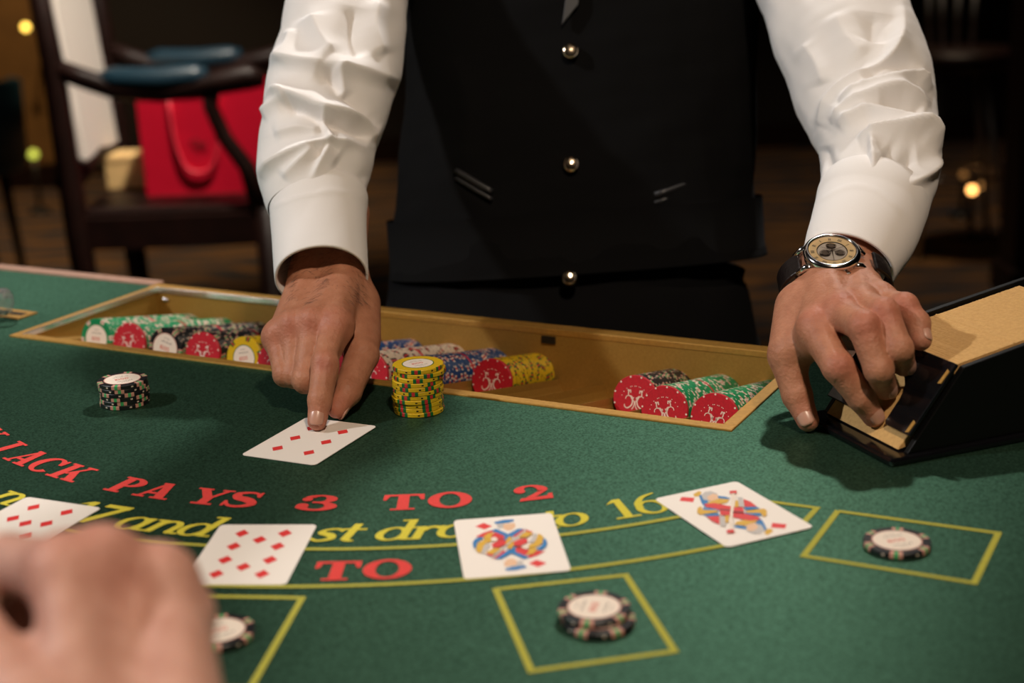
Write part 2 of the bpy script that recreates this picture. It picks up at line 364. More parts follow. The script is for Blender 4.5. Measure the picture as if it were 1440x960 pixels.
# glyphs drawn from strokes on a unit em
def RR(x0, y0, x1, y1): return [[(x0, y0), (x1, y0), (x1, y1), (x0, y1)]]
def QQ(*p): return [list(p)]
def AR(cx, cy, rx, ry, a0, a1, wh, wv, n=22):
    o = []; ts = [math.radians(a0+(a1-a0)*i/n) for i in range(n+1)]
    for a, b in zip(ts, ts[1:]):
        o.append([(cx+(rx-wh)*math.cos(a), cy+(ry-wv)*math.sin(a)), (cx+rx*math.cos(a), cy+ry*math.sin(a)), (cx+rx*math.cos(b), cy+ry*math.sin(b)), (cx+(rx-wh)*math.cos(b), cy+(ry-wv)*math.sin(b))])
    return o
def DOT(x, y, r, n=14): return [[(x+r*math.cos(2*math.pi*i/n), y+r*math.sin(2*math.pi*i/n)) for i in range(n)]]
def ST(pts, ws):
    P = [np.array(p, float) for p in pts]; o = []
    # catmull-rom resample
    Q = []; W = []
    for i in range(len(P)-1):
        p0 = P[max(i-1, 0)]; p1 = P[i]; p2 = P[i+1]; p3 = P[min(i+2, len(P)-1)]
        for t in np.linspace(0, 1, 6, endpoint=False):
            Q.append(.5*(2*p1+(p2-p0)*t+(2*p0-5*p1+4*p2-p3)*t*t+(3*p1-p0-3*p2+p3)*t**3)); W.append(ws[i]*(1-t)+ws[i+1]*t)
    Q.append(P[-1]); W.append(ws[-1]); L = []; Rr = []
    for i in range(len(Q)):
        d = nrm(Q[min(i+1, len(Q)-1)]-Q[max(i-1, 0)]); nn = np.array([-d[1], d[0]])
        L.append(Q[i]+nn*W[i]/2); Rr.append(Q[i]-nn*W[i]/2)
    for i in range(len(Q)-1): o.append([Rr[i], Rr[i+1], L[i+1], L[i]])
    return o
stem = RR(.12, 0, .40, 1)+RR(0, 0, .52, .09)+RR(0, .91, .45, 1)
GL = {
 'A': QQ((.10, 0), (.22, 0), (.58, 1), (.44, 1))+QQ((.66, 0), (.96, 0), (.66, 1), (.40, 1))+RR(.27, .26, .78, .37)+RR(-.02, 0, .36, .09)+RR(.54, 0, 1.08, .09)+RR(.34, .91, .68, 1),
 'B': stem+AR(.40, .745, .42, .255, -90, 90, .26, .09)+AR(.40, .27, .50, .27, -90, 90, .27, .09),
 'C': AR(.54, .5, .54, .52, 38, 318, .28, .10)+RR(.86, .64, .97, .98)+AR(.88, .74, .10, .12, 0, 360, .1, .12),
 'E': stem+RR(.3, .91, .92, 1)+RR(.3, 0, .95, .09)+RR(.3, .46, .68, .55)+RR(.82, .72, .92, .95)+RR(.85, .04, .96, .3)+RR(.6, .36, .69, .65),
 'I': RR(.12, 0, .40, 1)+RR(0, 0, .52, .09)+RR(0, .91, .52, 1),
 'J': RR(.44, .22, .72, 1)+RR(.28, .91, .86, 1)+AR(.36, .26, .36, .28, 180, 360, .28, .10)+DOT(.13, .28, .13),
 'K': stem+QQ((.36, .36), (.48, .36), (.94, .95), (.80, .95))+QQ((.50, .50), (.68, .66), (1.06, .05), (.74, .05))+RR(.66, .91, 1.08, 1)+RR(.64, 0, 1.16, .09),
 'L': stem+RR(.3, 0, .92, .09)+RR(.84, .04, .95, .36),
 'N': RR(.12, 0, .22, 1)+QQ((.1, 1), (.36, 1), (.92, 0), (.70, 0))+RR(.80, 0, .92, 1)+RR(0, 0, .34, .09)+RR(0, .91, .36, 1)+RR(.68, .91, 1.04, 1),
 'O': AR(.58, .5, .58, .53, 0, 360, .30, .11, 36),
 'P': stem+AR(.40, .70, .50, .30, -90, 90, .28, .10),
 'R': stem+AR(.40, .73, .46, .27, -90, 90, .27, .09)+QQ((.48, .48), (.72, .48), (1.0, .06), (.72, .06))+RR(.66, 0, 1.1, .09),
 'S': ST([(.84, .74), (.72, .93), (.46, .95), (.20, .82), (.30, .60), (.66, .46), (.84, .24), (.58, .05), (.28, .06), (.10, .26)], [.10, .10, .11, .22, .27, .29, .24, .12, .11, .10])+RR(.82, .66, .91, .98)+RR(.04, .02, .13, .36),
 'T': RR(.40, 0, .70, 1)+RR(.0, .89, 1.10, 1)+QQ((0, .64), (.09, .64), (.17, .9), (0, .92))+QQ((1.01, .64), (1.10, .64), (1.10, .92), (.93, .9))+RR(.24, 0, .86, .09),
 'U': RR(.12, .25, .38, 1)+RR(.80, .25, .92, 1)+AR(.52, .28, .40, .30, 180, 360, .26, .12)+RR(0, .91, .5, 1)+RR(.66, .91, 1.06, 1),
 'Y': QQ((.06, .95), (.36, .95), (.70, .46), (.44, .40))+QQ((.58, .44), (.70, .44), (1.02, .95), (.88, .95))+RR(.44, 0, .72, .5)+RR(-.02, .91, .46, 1)+RR(.74, .91, 1.12, 1)+RR(.28, 0, .88, .09),
 '1': RR(.34, 0, .62, 1)+QQ((.12, .74), (.34, .84), (.34, 1), (.2, .86))+RR(.12, 0, .84, .09),
 '2': AR(.46, .68, .46, .33, -20, 180, .28, .10)+DOT(.16, .66, .15)+QQ((.64, .54), (.90, .58), (.46, .16), (.12, .10))+QQ((.02, 0), (.9, 0), (.96, .34), (.86, .34), (.78, .2), (.1, .18)),
 '3': AR(.44, .75, .42, .26, -90, 160, .27, .09)+AR(.44, .27, .50, .29, -165, 90, .30, .10)+DOT(.14, .70, .13)+DOT(.12, .28, .15)+RR(.3, .47, .5, .56),
 # italic lower case, x height .62
 'o': AR(.34, .31, .34, .33, 0, 360, .16, .06),
 'n': RR(.10, 0, .27, .62)+AR(.40, .36, .28, .27, 0, 170, .16, .09)+RR(.52, .04, .68, .4)+RR(0, .55, .25, .62)+RR(.55, 0, .82, .07),
 'a': AR(.32, .31, .32, .33, 20, 340, .16, .07)+RR(.48, .02, .65, .62)+RR(.55, 0, .82, .07),
 'd': AR(.32, .31, .32, .33, 20, 340, .16, .07)+RR(.48, .02, .65, 1)+RR(.55, 0, .80, .07)+RR(.34, .93, .6, 1),
 's': ST([(.54, .48), (.40, .60), (.18, .54), (.16, .40), (.38, .28), (.44, .12), (.24, .01), (.04, .12)], [.07, .07, .10, .15, .17, .14, .08, .08]),
 't': RR(.16, .06, .33, .86)+RR(.02, .54, .50, .62)+AR(.36, .14, .20, .16, 180, 300, .17, .08),
 'r': RR(.10, 0, .27, .62)+AR(.42, .38, .26, .25, 40, 170, .15, .10)+RR(0, .55, .25, .62)+DOT(.58, .52, .09),
 'w': QQ((.05, .62), (.22, .62), (.34, 0), (.2, 0))+QQ((.24, 0), (.34, 0), (.55, .62), (.45, .62))+QQ((.42, .62), (.58, .62), (.70, 0), (.56, 0))+QQ((.6, 0), (.7, 0), (.95, .62), (.83, .62)),
 'm': RR(.10, 0, .27, .62)+AR(.36, .36, .24, .27, 0, 170, .15, .09)+RR(.45, .0, .60, .4)+AR(.70, .36, .24, .27, 0, 170, .15, .09)+RR(.79, .0, .94, .4),
 'u': RR(.08, .2, .25, .62)+AR(.34, .24, .26, .25, 180, 350, .16, .09)+RR(.50, .02, .66, .62)+RR(.55, 0, .80, .07),
 'i1': RR(.24, 0, .42, 1)+QQ((.04, .78), (.24, .86), (.24, 1), (.14, .9))+RR(.06, 0, .60, .07),
 'i6': AR(.36, .33, .36, .35, 0, 360, .16, .07)+ST([(.10, .36), (.14, .62), (.34, .88), (.66, 1.0)], [.17, .16, .11, .04]),
 'i7': RR(.02, .84, .70, 1)+QQ((.5, .9), (.7, .9), (.36, 0), (.14, 0)),
}
def glyph_on_arc(ch, c, Rb, ang, h, m, slant=0.0, ws=1.0):
    polys = GL[ch]; xs = [p[0] for q in polys for p in q]; mid = (min(xs)+max(xs))/2
    out = []
    for q in polys:
        o = []
        for x, y in q:
            x = (x-mid)*ws + slant*(y-.4)
            a = ang + x*h/Rb; r = Rb - y*h
            o.append((c[0]+r*math.cos(a), c[1]+r*math.sin(a)))
        out.append(o)
    return flat('printed_letter', out, m)
def angp(px, py, c): P = G(px, py); return math.atan2(P[1]-c[1], P[0]-c[0])
cr = np.array([-.072, 1.3325]); RB = .4275; HR = .0265
red = [('A', 25, 648), ('C', 57, 657), ('K', 98, 667), ('P', 174, 686), ('A', 218, 694), ('Y', 290, 701), ('S', 340, 705), ('3', 446, 710), ('T', 567, 708), ('O', 633, 705), ('2', 750, 694)]
for ch, x, y in red: glyph_on_arc(ch, cr, RB, angp(x, y, cr), HR, M['red_print'], ws=.98 if ch != '3' else 1.1)
a0 = angp(25, 648, cr)
for k, ch in enumerate('JKCALB'): glyph_on_arc(ch, cr, RB, a0 - math.radians(5.0)*(k+1), HR, M['red_print'])
ctr = np.array([-.086, 1.411])
for ch, x, y in (('T', 475, 799), ('O', 545, 798)): glyph_on_arc(ch, ctr, .610, angp(x, y, ctr), .0262, M['red_print'], ws=.98)
a1 = angp(475, 799, ctr)
for k, ch in enumerate(['2', None, 'S', 'Y', 'A', 'P', None, 'E', 'C', 'N', 'A', 'R', 'U', 'S', 'N', 'I']):
    if ch: glyph_on_arc(ch, ctr, .610, a1 - math.radians(3.6)*(k+1.6), .0262, M['red_print'])
glyph_on_arc('1', ctr, .610, angp(700, 785, ctr), .0262, M['red_print'])
cy = np.array([-.073, 1.345])
yel = [('o', -30, 690), ('n', 4, 705), ('i1', 112, 718), ('i7', 146, 722), ('a', 190, 739), ('n', 236, 742), ('d', 283, 744), ('m', 350, 750), ('u', 412, 752), ('s', 462, 751), ('t', 494, 751), ('d', 560, 748), ('r', 602, 748), ('a', 646, 746), ('w', 700, 742), ('t', 776, 735), ('o', 806, 731), ('i1', 876, 717), ('i6', 914, 710)]
for ch, x, y in yel:
    glyph_on_arc(ch, cy, .4885, angp(x, y, cy), .0315, M['yellow_print'], slant=.24 if ch not in ('i1', 'i6') else .08, ws=1.06 if len(ch) == 1 else 1.0)

# ------------------------------------------------------------------ the chip tray sunk into the table
NT, PITCHU, UOFF, TSL = 15, .0455, .052, math.tan(math.radians(12.4))
def zc(v): return -.0021 - TSL*v
tray = Root('chip_tray', TR(TLEN/2, TDEP/2, -.09), 'long brass chip tray sunk into the table in front of the dealer', 'chip tray')
RWID = .0095
mb = MB()
for lo, hi in (((-.001, -.001, -.004), (TLEN+.001, RWID, .0016)), ((-.001, TDEP-RWID, -.004), (TLEN+.001, TDEP+.006, .0022)), ((-.001, RWID, -.004), (RWID, TDEP-RWID, .0016)), ((TLEN-RWID, RWID, -.004), (TLEN+.001, TDEP-RWID, .0016))):
    mb = MB().box(lo, hi, fr=TR); tray.part(mb, 'rim_bar', M['brass_rim'], bevel=.0008)
zb = -.092
for nm, lo, hi in (('front_wall', (RWID-.002, RWID-.003, zb), (TLEN-RWID+.002, RWID-.0005, -.003)), ('back_wall', (RWID-.002, TDEP-RWID+.0005, zb), (TLEN-RWID+.002, TDEP-RWID+.003, -.003)),
                   ('side_wall', (RWID-.003, RWID-.003, zb), (RWID-.0005, TDEP-RWID+.003, -.003)), ('side_wall', (TLEN-RWID+.0005, RWID-.003, zb), (TLEN-RWID+.003, TDEP-RWID+.003, -.003))):
    tray.part(MB().box(lo, hi, fr=TR), nm, M['brass'])
us = [RWID]; 
for i in range(NT):
    c = UOFF + i*PITCHU
    us += [c + .0226*math.sin(t) for t in np.linspace(-math.pi/2, math.pi/2, 13)]
us.append(TLEN-RWID); us = sorted(us)
def gz(u):
    k = round((u-UOFF)/PITCHU); d = u-UOFF-k*PITCHU
    return -math.sqrt(max(0, .0226**2-d*d)) if 0 <= k < NT else 0
vs = []; v0, v1 = RWID-.0005, TDEP-RWID+.0005
for u in us: vs += [TR(u, v0, zc(v0)+gz(u)), TR(u, v1, zc(v1)+gz(u))]
tray.part(MB().add(vs, [(2*i, 2*i+2, 2*i+3, 2*i+1) for i in range(len(us)-1)]), 'grooved_floor', M['brass'])
tray.part(MB().box((RWID-.001, RWID-.001, zb-.002), (TLEN-RWID+.001, TDEP-RWID+.001, zb), fr=TR), 'bottom_plate', M['dark_metal'])
tray.part(MB().box((RWID-.0006, .006, -.0030), (RWID+.0010, TDEP-.008, .0024), fr=TR), 'silver_strip', M['silver'], bevel=.0006)
tray.part(MB().box((RWID, TDEP-RWID-.0010, -.0030), (.262, TDEP-RWID+.0006, .0028), fr=TR), 'silver_strip', M['silver'], bevel=.0006)
lk = tray.part(MB().box((.468, TDEP-RWID-.0012, -.012), (.482, TDEP-RWID+.0006, -.005), fr=TR), 'lock_plate', M['dark_metal'])
for (uu) in (.020, .0235):
    tray.part(MB().lathe([(0, .0014), (.0018, .001), (.0024, 0)], TR(uu, TDEP-RWID-.0002, -.010), -TV, seg=10), 'screw_head', M['silver'], True)

# ------------------------------------------------------------------ chips
CR, CT = .0198, .0033
def chip_mesh(name, mats, spots=True, dots=False, R=CR, T=CT):
    n = 72; h = T/2; bv = .0004
    prof = [(0, -h), (R-.004, -h), (R-bv, -h), (R, -h+bv), (R, -h*.35), (R, h*.35), (R, h-bv), (R-bv, h), (R-.004, h), (0, h)]
    mb = MB(); vs = []; fs = []; ms = []
    for r, z in prof: vs += [(r*math.cos(2*math.pi*j/n), r*math.sin(2*math.pi*j/n), z) for j in range(n)]
    for i in range(1, len(prof)-2):
        for j in range(n):
            k = (j+1) % n; fs.append((i*n+j, i*n+k, (i+1)*n+k, (i+1)*n+j)); q = j % 12; mi = 0
            if spots and q in (0, 1, 2) and 1 <= i <= 7: mi = 1 if q in (0, 2) else 2
            elif dots and q in (7,) and i == 4: mi = 3
            ms.append(mi)
    fs.append(tuple(range(2*n-1, n-1, -1))); ms.append(0)
    fs.append(tuple(range((len(prof)-2)*n, (len(prof)-1)*n))); ms.append(0)
    used = sorted({i for f in fs for i in f}); mp = {o: i for i, o in enumerate(used)}
    mb.v = [vs[i] for i in used]; mb.f = [tuple(mp[i] for i in f) for f in fs]; mb.m = ms
    return mb.mesh(name, [M[x] for x in mats])
TRAYCHIP = {
 'green': chip_mesh('green_chip', ['c_green', 'c_white', 'c_pink', 'c_white'], dots=True),
 'black': chip_mesh('black_chip', ['c_black', 'c_pink', 'c_lightgreen', 'c_white'], dots=True),
 'yellow': chip_mesh('yellow_chip', ['c_yellow', 'c_darkgreen', 'c_red', 'c_black'], dots=True),
 'blue': chip_mesh('blue_chip', ['c_blue', 'c_white', 'c_red', 'c_white'], dots=True),
 'cream': chip_mesh('cream_chip', ['c_cream', 'c_black', 'c_red', 'c_black'], dots=True),
 'red': chip_mesh('red_marker', ['lammer', 'lammer_ink', 'lammer_ink', 'lammer'], spots=False),
}
PLAIN = {'black': chip_mesh('chip_body', ['c_black', 'c_black', 'c_black', 'c_white'], spots=False, dots=True), 'yellow': chip_mesh('chip_body', ['c_yellow', 'c_yellow', 'c_yellow', 'c_black'], spots=False, dots=True)}
def spot_mesh(a, b, top=.0040):
    n = 12; R = CR+.00008; h = CT/2+.00006; span = math.radians(22); mb = MB(); prof = [(CR-top, h), (CR-.0004, h), (R, h-.0004), (R, -h+.0004), (CR-.0004, -h), (CR-top, -h)]
    for q, (t0, t1, mi) in enumerate(((-span/2, -span/6, 0), (-span/6, span/6, 1), (span/6, span/2, 0))):
        vs = []; st = 3
        for r, z in prof: vs += [(r*math.cos(t0+(t1-t0)*k/st), r*math.sin(t0+(t1-t0)*k/st), z) for k in range(st+1)]
        w = st+1; mb.add(vs, [(i*w+k, (i+1)*w+k, (i+1)*w+k+1, i*w+k+1) for i in range(len(prof)-1) for k in range(st)], mi)
    return mb.mesh('edge_spot', [M[a], M[b]])
SPOT = {'black': spot_mesh('c_pink', 'c_lightgreen'), 'yellow': spot_mesh('c_darkgreen', 'c_red', .0007)}
def inlay_mesh(ring, R=.0128):
    mb = MB(); h = CT/2
    mb.lathe([(0, h+.00010), (R, h+.00010), (R+.0002, h)], seg=40, mi=0, closed=True)
    mb.lathe([(R, h+.00012), (R+.0007, h+.00012)], seg=40, mi=1, closed=True)
    z = h+.00016
    def poly(ps, mi): mb.add([(x*R, y*R, z) for x, y in ps], [tuple(range(len(ps)))], mi)
    # value digits in the middle and small lettering strokes around it
    for x in (-.30, -.05, .2): 
        for q in AR(x+.05, 0, .11, .15, 0, 360, .05, .05, 10): poly(q, 2)
    for q in RR(-.42, -.14, -.36, .14): poly(q, 2)
    for row, y in ((0, .46), (1, -.44)):
        for k in range(9):
            x = -.44+.105*k; hh = .05+.03*((k*7+row*3) % 3)
            for q in RR(x, y-.06, x+.045, y-.06+hh)+RR(x, y-.06, x+.075, y-.035): poly(q, 3)
    for k in range(4):
        for q in RR(-.22+.12*k, .66, -.16+.12*k, .71)+RR(-.22+.12*k, -.70, -.15+.12*k, -.66): poly(q, 3)
    return mb.mesh('inlay', [M['inlay'], M[ring], M['inlay_red'], M['inlay_grey']])
INLAY = {'black': inlay_mesh('c_pink', .0140), 'yellow': inlay_mesh('c_darkgreen', .0118), 'green': inlay_mesh('c_white', .0128)}
def emblem_mesh():
    mb = MB(); z = CT/2+.0002; R = CR
    def poly(ps): mb.add([(x*R, y*R, z) for x, y in ps], [tuple(range(len(ps)))])
    half = ST([(.06, -.02), (.16, .10), (.28, .12), (.30, .26), (.22, .36), (.20, .24)], [.045]*6) + ST([(.20, .10), (.10, -.10), (.16, -.30), (.34, -.42), (.46, -.34), (.46, -.26)], [.05, .06, .06, .05, .045, .03]) \
        + ST([(.05, .06), (.10, -.04), (.02, -.14), (.05, -.34), (.13, -.46)], [.04]*5) + ST([(.28, .14), (.40, .06), (.42, -.04)], [.035]*3) + DOT(.31, .34, .045, 8)
    for k in range(6):
        a = math.radians(15+k*18); half += DOT(.62*math.cos(a), .62*math.sin(a)*.95-.05, .022, 6)
    for q in half:
        poly(q); poly([(-x, y) for x, y in q][::-1])
    for k in range(12):
        a = math.radians(k*30+15); q = DOT(.95*math.cos(a), .95*math.sin(a), .045, 6)[0]; poly(q)
    return mb.mesh('emblem_print', [M['lammer_ink']])
EMBLEM = emblem_mesh()
ORD = ['first', 'second', 'third', 'fourth', 'fifth', 'sixth', 'seventh', 'eighth', 'ninth', 'tenth', '', '', 'eleventh', 'twelfth', 'thirteenth']
# tube index: colour, v of the front face, front kind (chip or marker)
COLS = {0: ('green', .058, 'chip'), 1: ('green', .053, 'red'), 2: ('black', .052, 'chip'), 3: ('black', .051, 'red'), 4: ('yellow', .054, 'chip'), 5: ('yellow', .040, 'red'),
        6: ('blue', .056, 'red'), 7: ('cream', .052, 'red'), 8: ('blue', .058, 'red'), 9: ('yellow', .109, 'red'), 12: ('black', .110, 'red'), 13: ('green', .063, 'red'), 14: ('green', .054, 'red')}
ct, st_ = math.cos(math.radians(12.4)), math.sin(math.radians(12.4))
AXF = -(TV*ct - ZV*st_)                      # chip axis, pointing at the players
UPC = ZV*ct + TV*st_
def chip_matrix(c, rot):
    z = AXF; x = TU*math.cos(rot) + UPC*math.sin(rot); y = np.cross(z, x)
    m = Matrix.Identity(4)
    for i in range(3): m[i][0] = x[i]; m[i][1] = y[i]; m[i][2] = z[i]; m[i][3] = c[i]
    return m
NTH = 'first second third fourth fifth sixth seventh eighth ninth tenth eleventh twelfth thirteenth fourteenth fifteenth sixteenth seventeenth eighteenth nineteenth twentieth twenty-first'.split()
REST = []                                     # chips deep in the tray, past the nearest 300
for k, (colr, vf, front) in COLS.items():
    u = UOFF + k*PITCHU; vend = TDEP-RWID-.001; nchips = int((vend-vf)*1.0/ct/(CT+.00003)); plc = ORD[k] + ' filled tray tube from the left'
    grp = 'chips in the ' + plc
    for i in range(nchips):
        s = (i+.5)*(CT+.00003); c = TR(u, vf, zc(vf)) - AXF*s + UPC*(.0021)
        c = c + TU*random.uniform(-.0002, .0002)
        first = i == 0
        red = (first and front == 'red') or (i == 20 and k in (0, 1, 2, 3, 7, 8, 13))
        mw = chip_matrix(c, 0.25*math.sin(k*2.1) if first else random.uniform(0, 6.28))
        if i > 20: REST.append((colr, mw)); continue
        o = bpy.data.objects.new('casino_chip' if not red else 'marker_chip', TRAYCHIP['red' if red else colr]); COL.objects.link(o)
        o.matrix_world = mw
        if red and first:
            tag(o, 'red marker chip with white emblem, front of the ' + plc, 'chip', 'red marker chips in the tray')
            link('emblem_print', EMBLEM, o)
        elif red: tag(o, 'red marker chip between chips halfway along the ' + plc, 'chip', 'red marker chips in the tray')
        elif first:
            tag(o, '%s chip showing its white inlay, front of the %s' % (colr, plc), 'chip', grp); link('inlay', INLAY[colr if colr in INLAY else 'green'], o)
        else: tag(o, '%s %s chip from the front in the %s' % (NTH[i-(1 if front == 'red' else 0)], colr, plc), 'chip', grp)
bmr = bmesh.new(); mats = []
for colr, mw in REST:
    src = TRAYCHIP[colr]; idx = []
    for m in src.materials:
        if m not in mats: mats.append(m)
        idx.append(mats.index(m))
    n0 = len(bmr.faces); bmr.from_mesh(src); bmr.faces.ensure_lookup_table(); vs = set()
    for f in bmr.faces[n0:]: f.material_index = idx[f.material_index]; vs.update(f.verts)
    for v in vs: v.co = mw @ v.co
me = bpy.data.meshes.new('tray_chips'); base = TR(TLEN/2, .15, -.04)
for v in bmr.verts: v.co -= Vector(base)
bmr.to_mesh(me); bmr.free()
for m in mats: me.materials.append(m)
o = link('tray_chips', me); o.location = tuple(base); tag(o, 'mixed chips filling the far half of the brass tray tubes', 'chips', kind='stuff')
def table_chip(P, colr, rot, label, group=None):
    o = bpy.data.objects.new('casino_chip', PLAIN[colr]); COL.objects.link(o); o.location = tuple(P); o.rotation_euler = (0, 0, rot); tag(o, label, 'chip', group)
    for q in range(6):
        sp = link('edge_spot', SPOT[colr], o); sp.rotation_euler = (0, 0, q*math.pi/3)
    link('inlay', INLAY[colr], o); return o
def stack(P, n, colr, label, top, group, jit, shifts=None):
    for i in range(n):
        dx = random.uniform(-jit, jit); dy = random.uniform(-jit, jit)
        if shifts and i in shifts: dx, dy = shifts[i]
        table_chip((P[0]+dx, P[1]+dy, TZ+.0002+CT/2+i*(CT+.00012)), colr, random.uniform(0, 6.28) if i < n-1 else .5, top if i == n-1 else NTH[i]+label, group)
stack(G(176, 566.5), 6, 'black', ' black chip from the bottom of the short black stack', 'top black chip of the short stack left of the pointing hand', 'short black chip stack', .0006)
stack(G(589, 576), 11, 'yellow', ' yellow chip from the bottom of the tall yellow stack', 'top yellow chip of the tall stack beside the pointing hand', 'tall yellow chip stack', .0007, {8: (.0012, 0), 9: (.0030, .0005), 10: (.0012, .001)})
P = G(839, 877); table_chip((P[0]+.0012, P[1], TZ+.0006+CT/2), 'black', 1.00, 'lower black chip of the pair in the yellow box near the jack card', 'black chip pair')
P = G(836, 870); table_chip((P[0], P[1], TZ+.0008+CT*1.5), 'black', 1.30, 'upper black chip of the pair in the yellow box near the jack card', 'black chip pair')
P = G(1261, 768); table_chip((P[0], P[1], TZ+.0006+CT/2), 'black', .25, 'single black chip alone in the rightmost yellow box')
P = G(308, 895); table_chip((P[0], P[1], TZ+.0006+CT/2), 'black', .6, "black chip half hidden behind the player's blurred hand")

# ------------------------------------------------------------------ playing cards
CWD, CLN, CTH = .063, .088, .0004
def rrect(w, l, r, n=5):
    p = []
    for cx, cy, a in ((w/2-r, l/2-r, 0), (-w/2+r, l/2-r, 90), (-w/2+r, -l/2+r, 180), (w/2-r, -l/2+r, 270)):
        p += [(cx+r*math.cos(math.radians(a+90*i/n)), cy+r*math.sin(math.radians(a+90*i/n))) for i in range(n+1)]
    return p
class Card:
    def __init__(s, x, y, a, label, z=.0006):
        s.u = np.array([math.cos(a), math.sin(a), 0]); s.w = np.array([math.sin(a), -math.cos(a), 0]); s.c = np.array([x, y, TZ+z])
        s.r = Root('playing_card', s.c, label, 'playing card', 'face-up playing cards')
        mb = MB().prism([s.c + s.u*p + s.w*q for p, q in rrect(CWD, CLN, .0035)][::-1], (0, 0, CTH), 0)
        s.r.part(mb, 'card_sheet', [M['card']])
        s.k = 0
    def loc(s, P): q = np.asarray(P)-s.c; return q @ s.u, q @ s.w
    def print_(s, ps, m, name='print_patch', both=False):
        s.k += 1; z = CTH + .00003*s.k
        mb = MB().add([s.c + s.u*p + s.w*q + ZV*z for p, q in ps], [tuple(range(len(ps)))])
        if both: mb.add([s.c - s.u*p - s.w*q + ZV*z for p, q in ps], [tuple(range(len(ps)))])
        return s.r.part(mb, name, m)
    def pips(s, pts, pw=.0047, pl=.0060):
        for p, q in pts: s.print_([(p-pw, q), (p, q+pl), (p+pw, q), (p, q-pl)], M['pip'], 'pip'); s.k = 1
c6 = Card(-.152, 1.0455, 2.694, 'six of diamonds card under the pointing fingertip'); c6.pips([(x, y) for x in (-.0135, .0135) for y in (-.0235, 0, .0235)])
c10 = Card(-.164, .8435, -.092, "ten of diamonds card right of the player's blurred hand"); c10.pips([(x, y) for x in (-.0138, .0138) for y in (-.030, -.010, .010, .030)] + [(0, -.020), (0, .020)])
p0, p1 = G(38, 700)[:2], G(142, 715.5)[:2]; aa = math.atan2(*(p1-p0)[::-1]); uu = np.array([math.cos(aa), math.sin(aa)]); ww = np.array([math.sin(aa), -math.cos(aa)])
cc = p0 + uu*CWD/2 + ww*CLN/2
c9 = Card(cc[0], cc[1], aa, "nine of diamonds card partly behind the player's blurred hand"); c9.pips([(x, y) for x in (-.0138, .0138) for y in (-.030, -.010, .010, .030)] + [(0, -.006)])
cj = Card(-.006, .842, .096, 'jack of diamonds court card lying below the red number'); cq = Card(.1352, .8785, .414, 'queen of diamonds court card lying tilted near the right boxes')
def court(card, org, sc, center, polys):
    c0 = np.array(card.loc(G(org[0]+center[0]/sc, org[1]+center[1]/sc)))
    for m, pts in polys:
        ps = [np.array(card.loc(G(org[0]+x/sc, org[1]+y/sc)))-c0 for x, y in pts]
        ar = sum(ps[i][0]*ps[(i+1) % len(ps)][1]-ps[(i+1) % len(ps)][0]*ps[i][1] for i in range(len(ps)))
        if ar > 0: ps = ps[::-1]
        for sg in (1, -1): card.print_([sg*p for p in ps], M[m], 'pip' if m == 'pip' else 'court_print')
def circ_(x, y, rx, ry, n=12): return [(x+rx*math.cos(2*math.pi*i/n), y+ry*math.sin(2*math.pi*i/n)) for i in range(n)]
court(cj, (630, 710), 7.579, (664, 428), [
 ('pip', [(295, 238), (385, 200), (475, 235), (395, 272)]), ('ink_grey', [(520, 212), (610, 200), (612, 250), (540, 265)]), ('ink_skin', [(596, 215), (715, 203), (725, 240), (690, 275), (640, 285), (592, 262)]),
 ('ink_blue', [(495, 195), (600, 170), (700, 165), (710, 182), (640, 203), (510, 214)]), ('ink_red', [(300, 352), (380, 310), (455, 285), (505, 290), (455, 322), (380, 356)]),
 ('ink_red', [(450, 345), (505, 305), (600, 330), (608, 388), (560, 396), (480, 372)]), ('ink_red', [(690, 332), (760, 283), (835, 275), (735, 355), (700, 350)]),
 ('ink_blue', [(465, 286), (520, 270), (645, 325), (640, 392), (600, 392), (606, 345)]), ('ink_blue', [(645, 325), (750, 270), (815, 270), (700, 345), (672, 392), (630, 392)]),
 ('ink_yellow', [(378, 362), (430, 318), (500, 318), (465, 345), (470, 372), (400, 384)]), ('ink_blue', [(268, 420), (290, 385), (335, 360), (392, 364), (320, 415), (304, 488), (276, 470)]),
 ('ink_yellow', [(300, 492), (318, 430), (395, 388), (475, 378), (482, 402), (410, 428), (378, 480), (352, 532), (320, 520)]), ('ink_grey', [(362, 530), (380, 470), (410, 432), (462, 440), (420, 490), (400, 535)]),
 ('ink_red', [(470, 440), (560, 392), (626, 402), (622, 440), (560, 470), (490, 480)]), ('inlay', circ_(497, 388, 34, 24)), ('ink_yellow', [(622, 440), (630, 385), (660, 358), (692, 372), (660, 425), (640, 470)]),
 ('ink_yellow', [(410, 532), (480, 490), (575, 486), (520, 530), (468, 556)]), ('ink_red', [(404, 545), (440, 540), (500, 558), (480, 574)]),
 ('ink_dark', [(545, 384), (610, 392), (610, 398), (540, 391)]), ('ink_grey', [(655, 425), (838, 278), (848, 286), (672, 431)])])
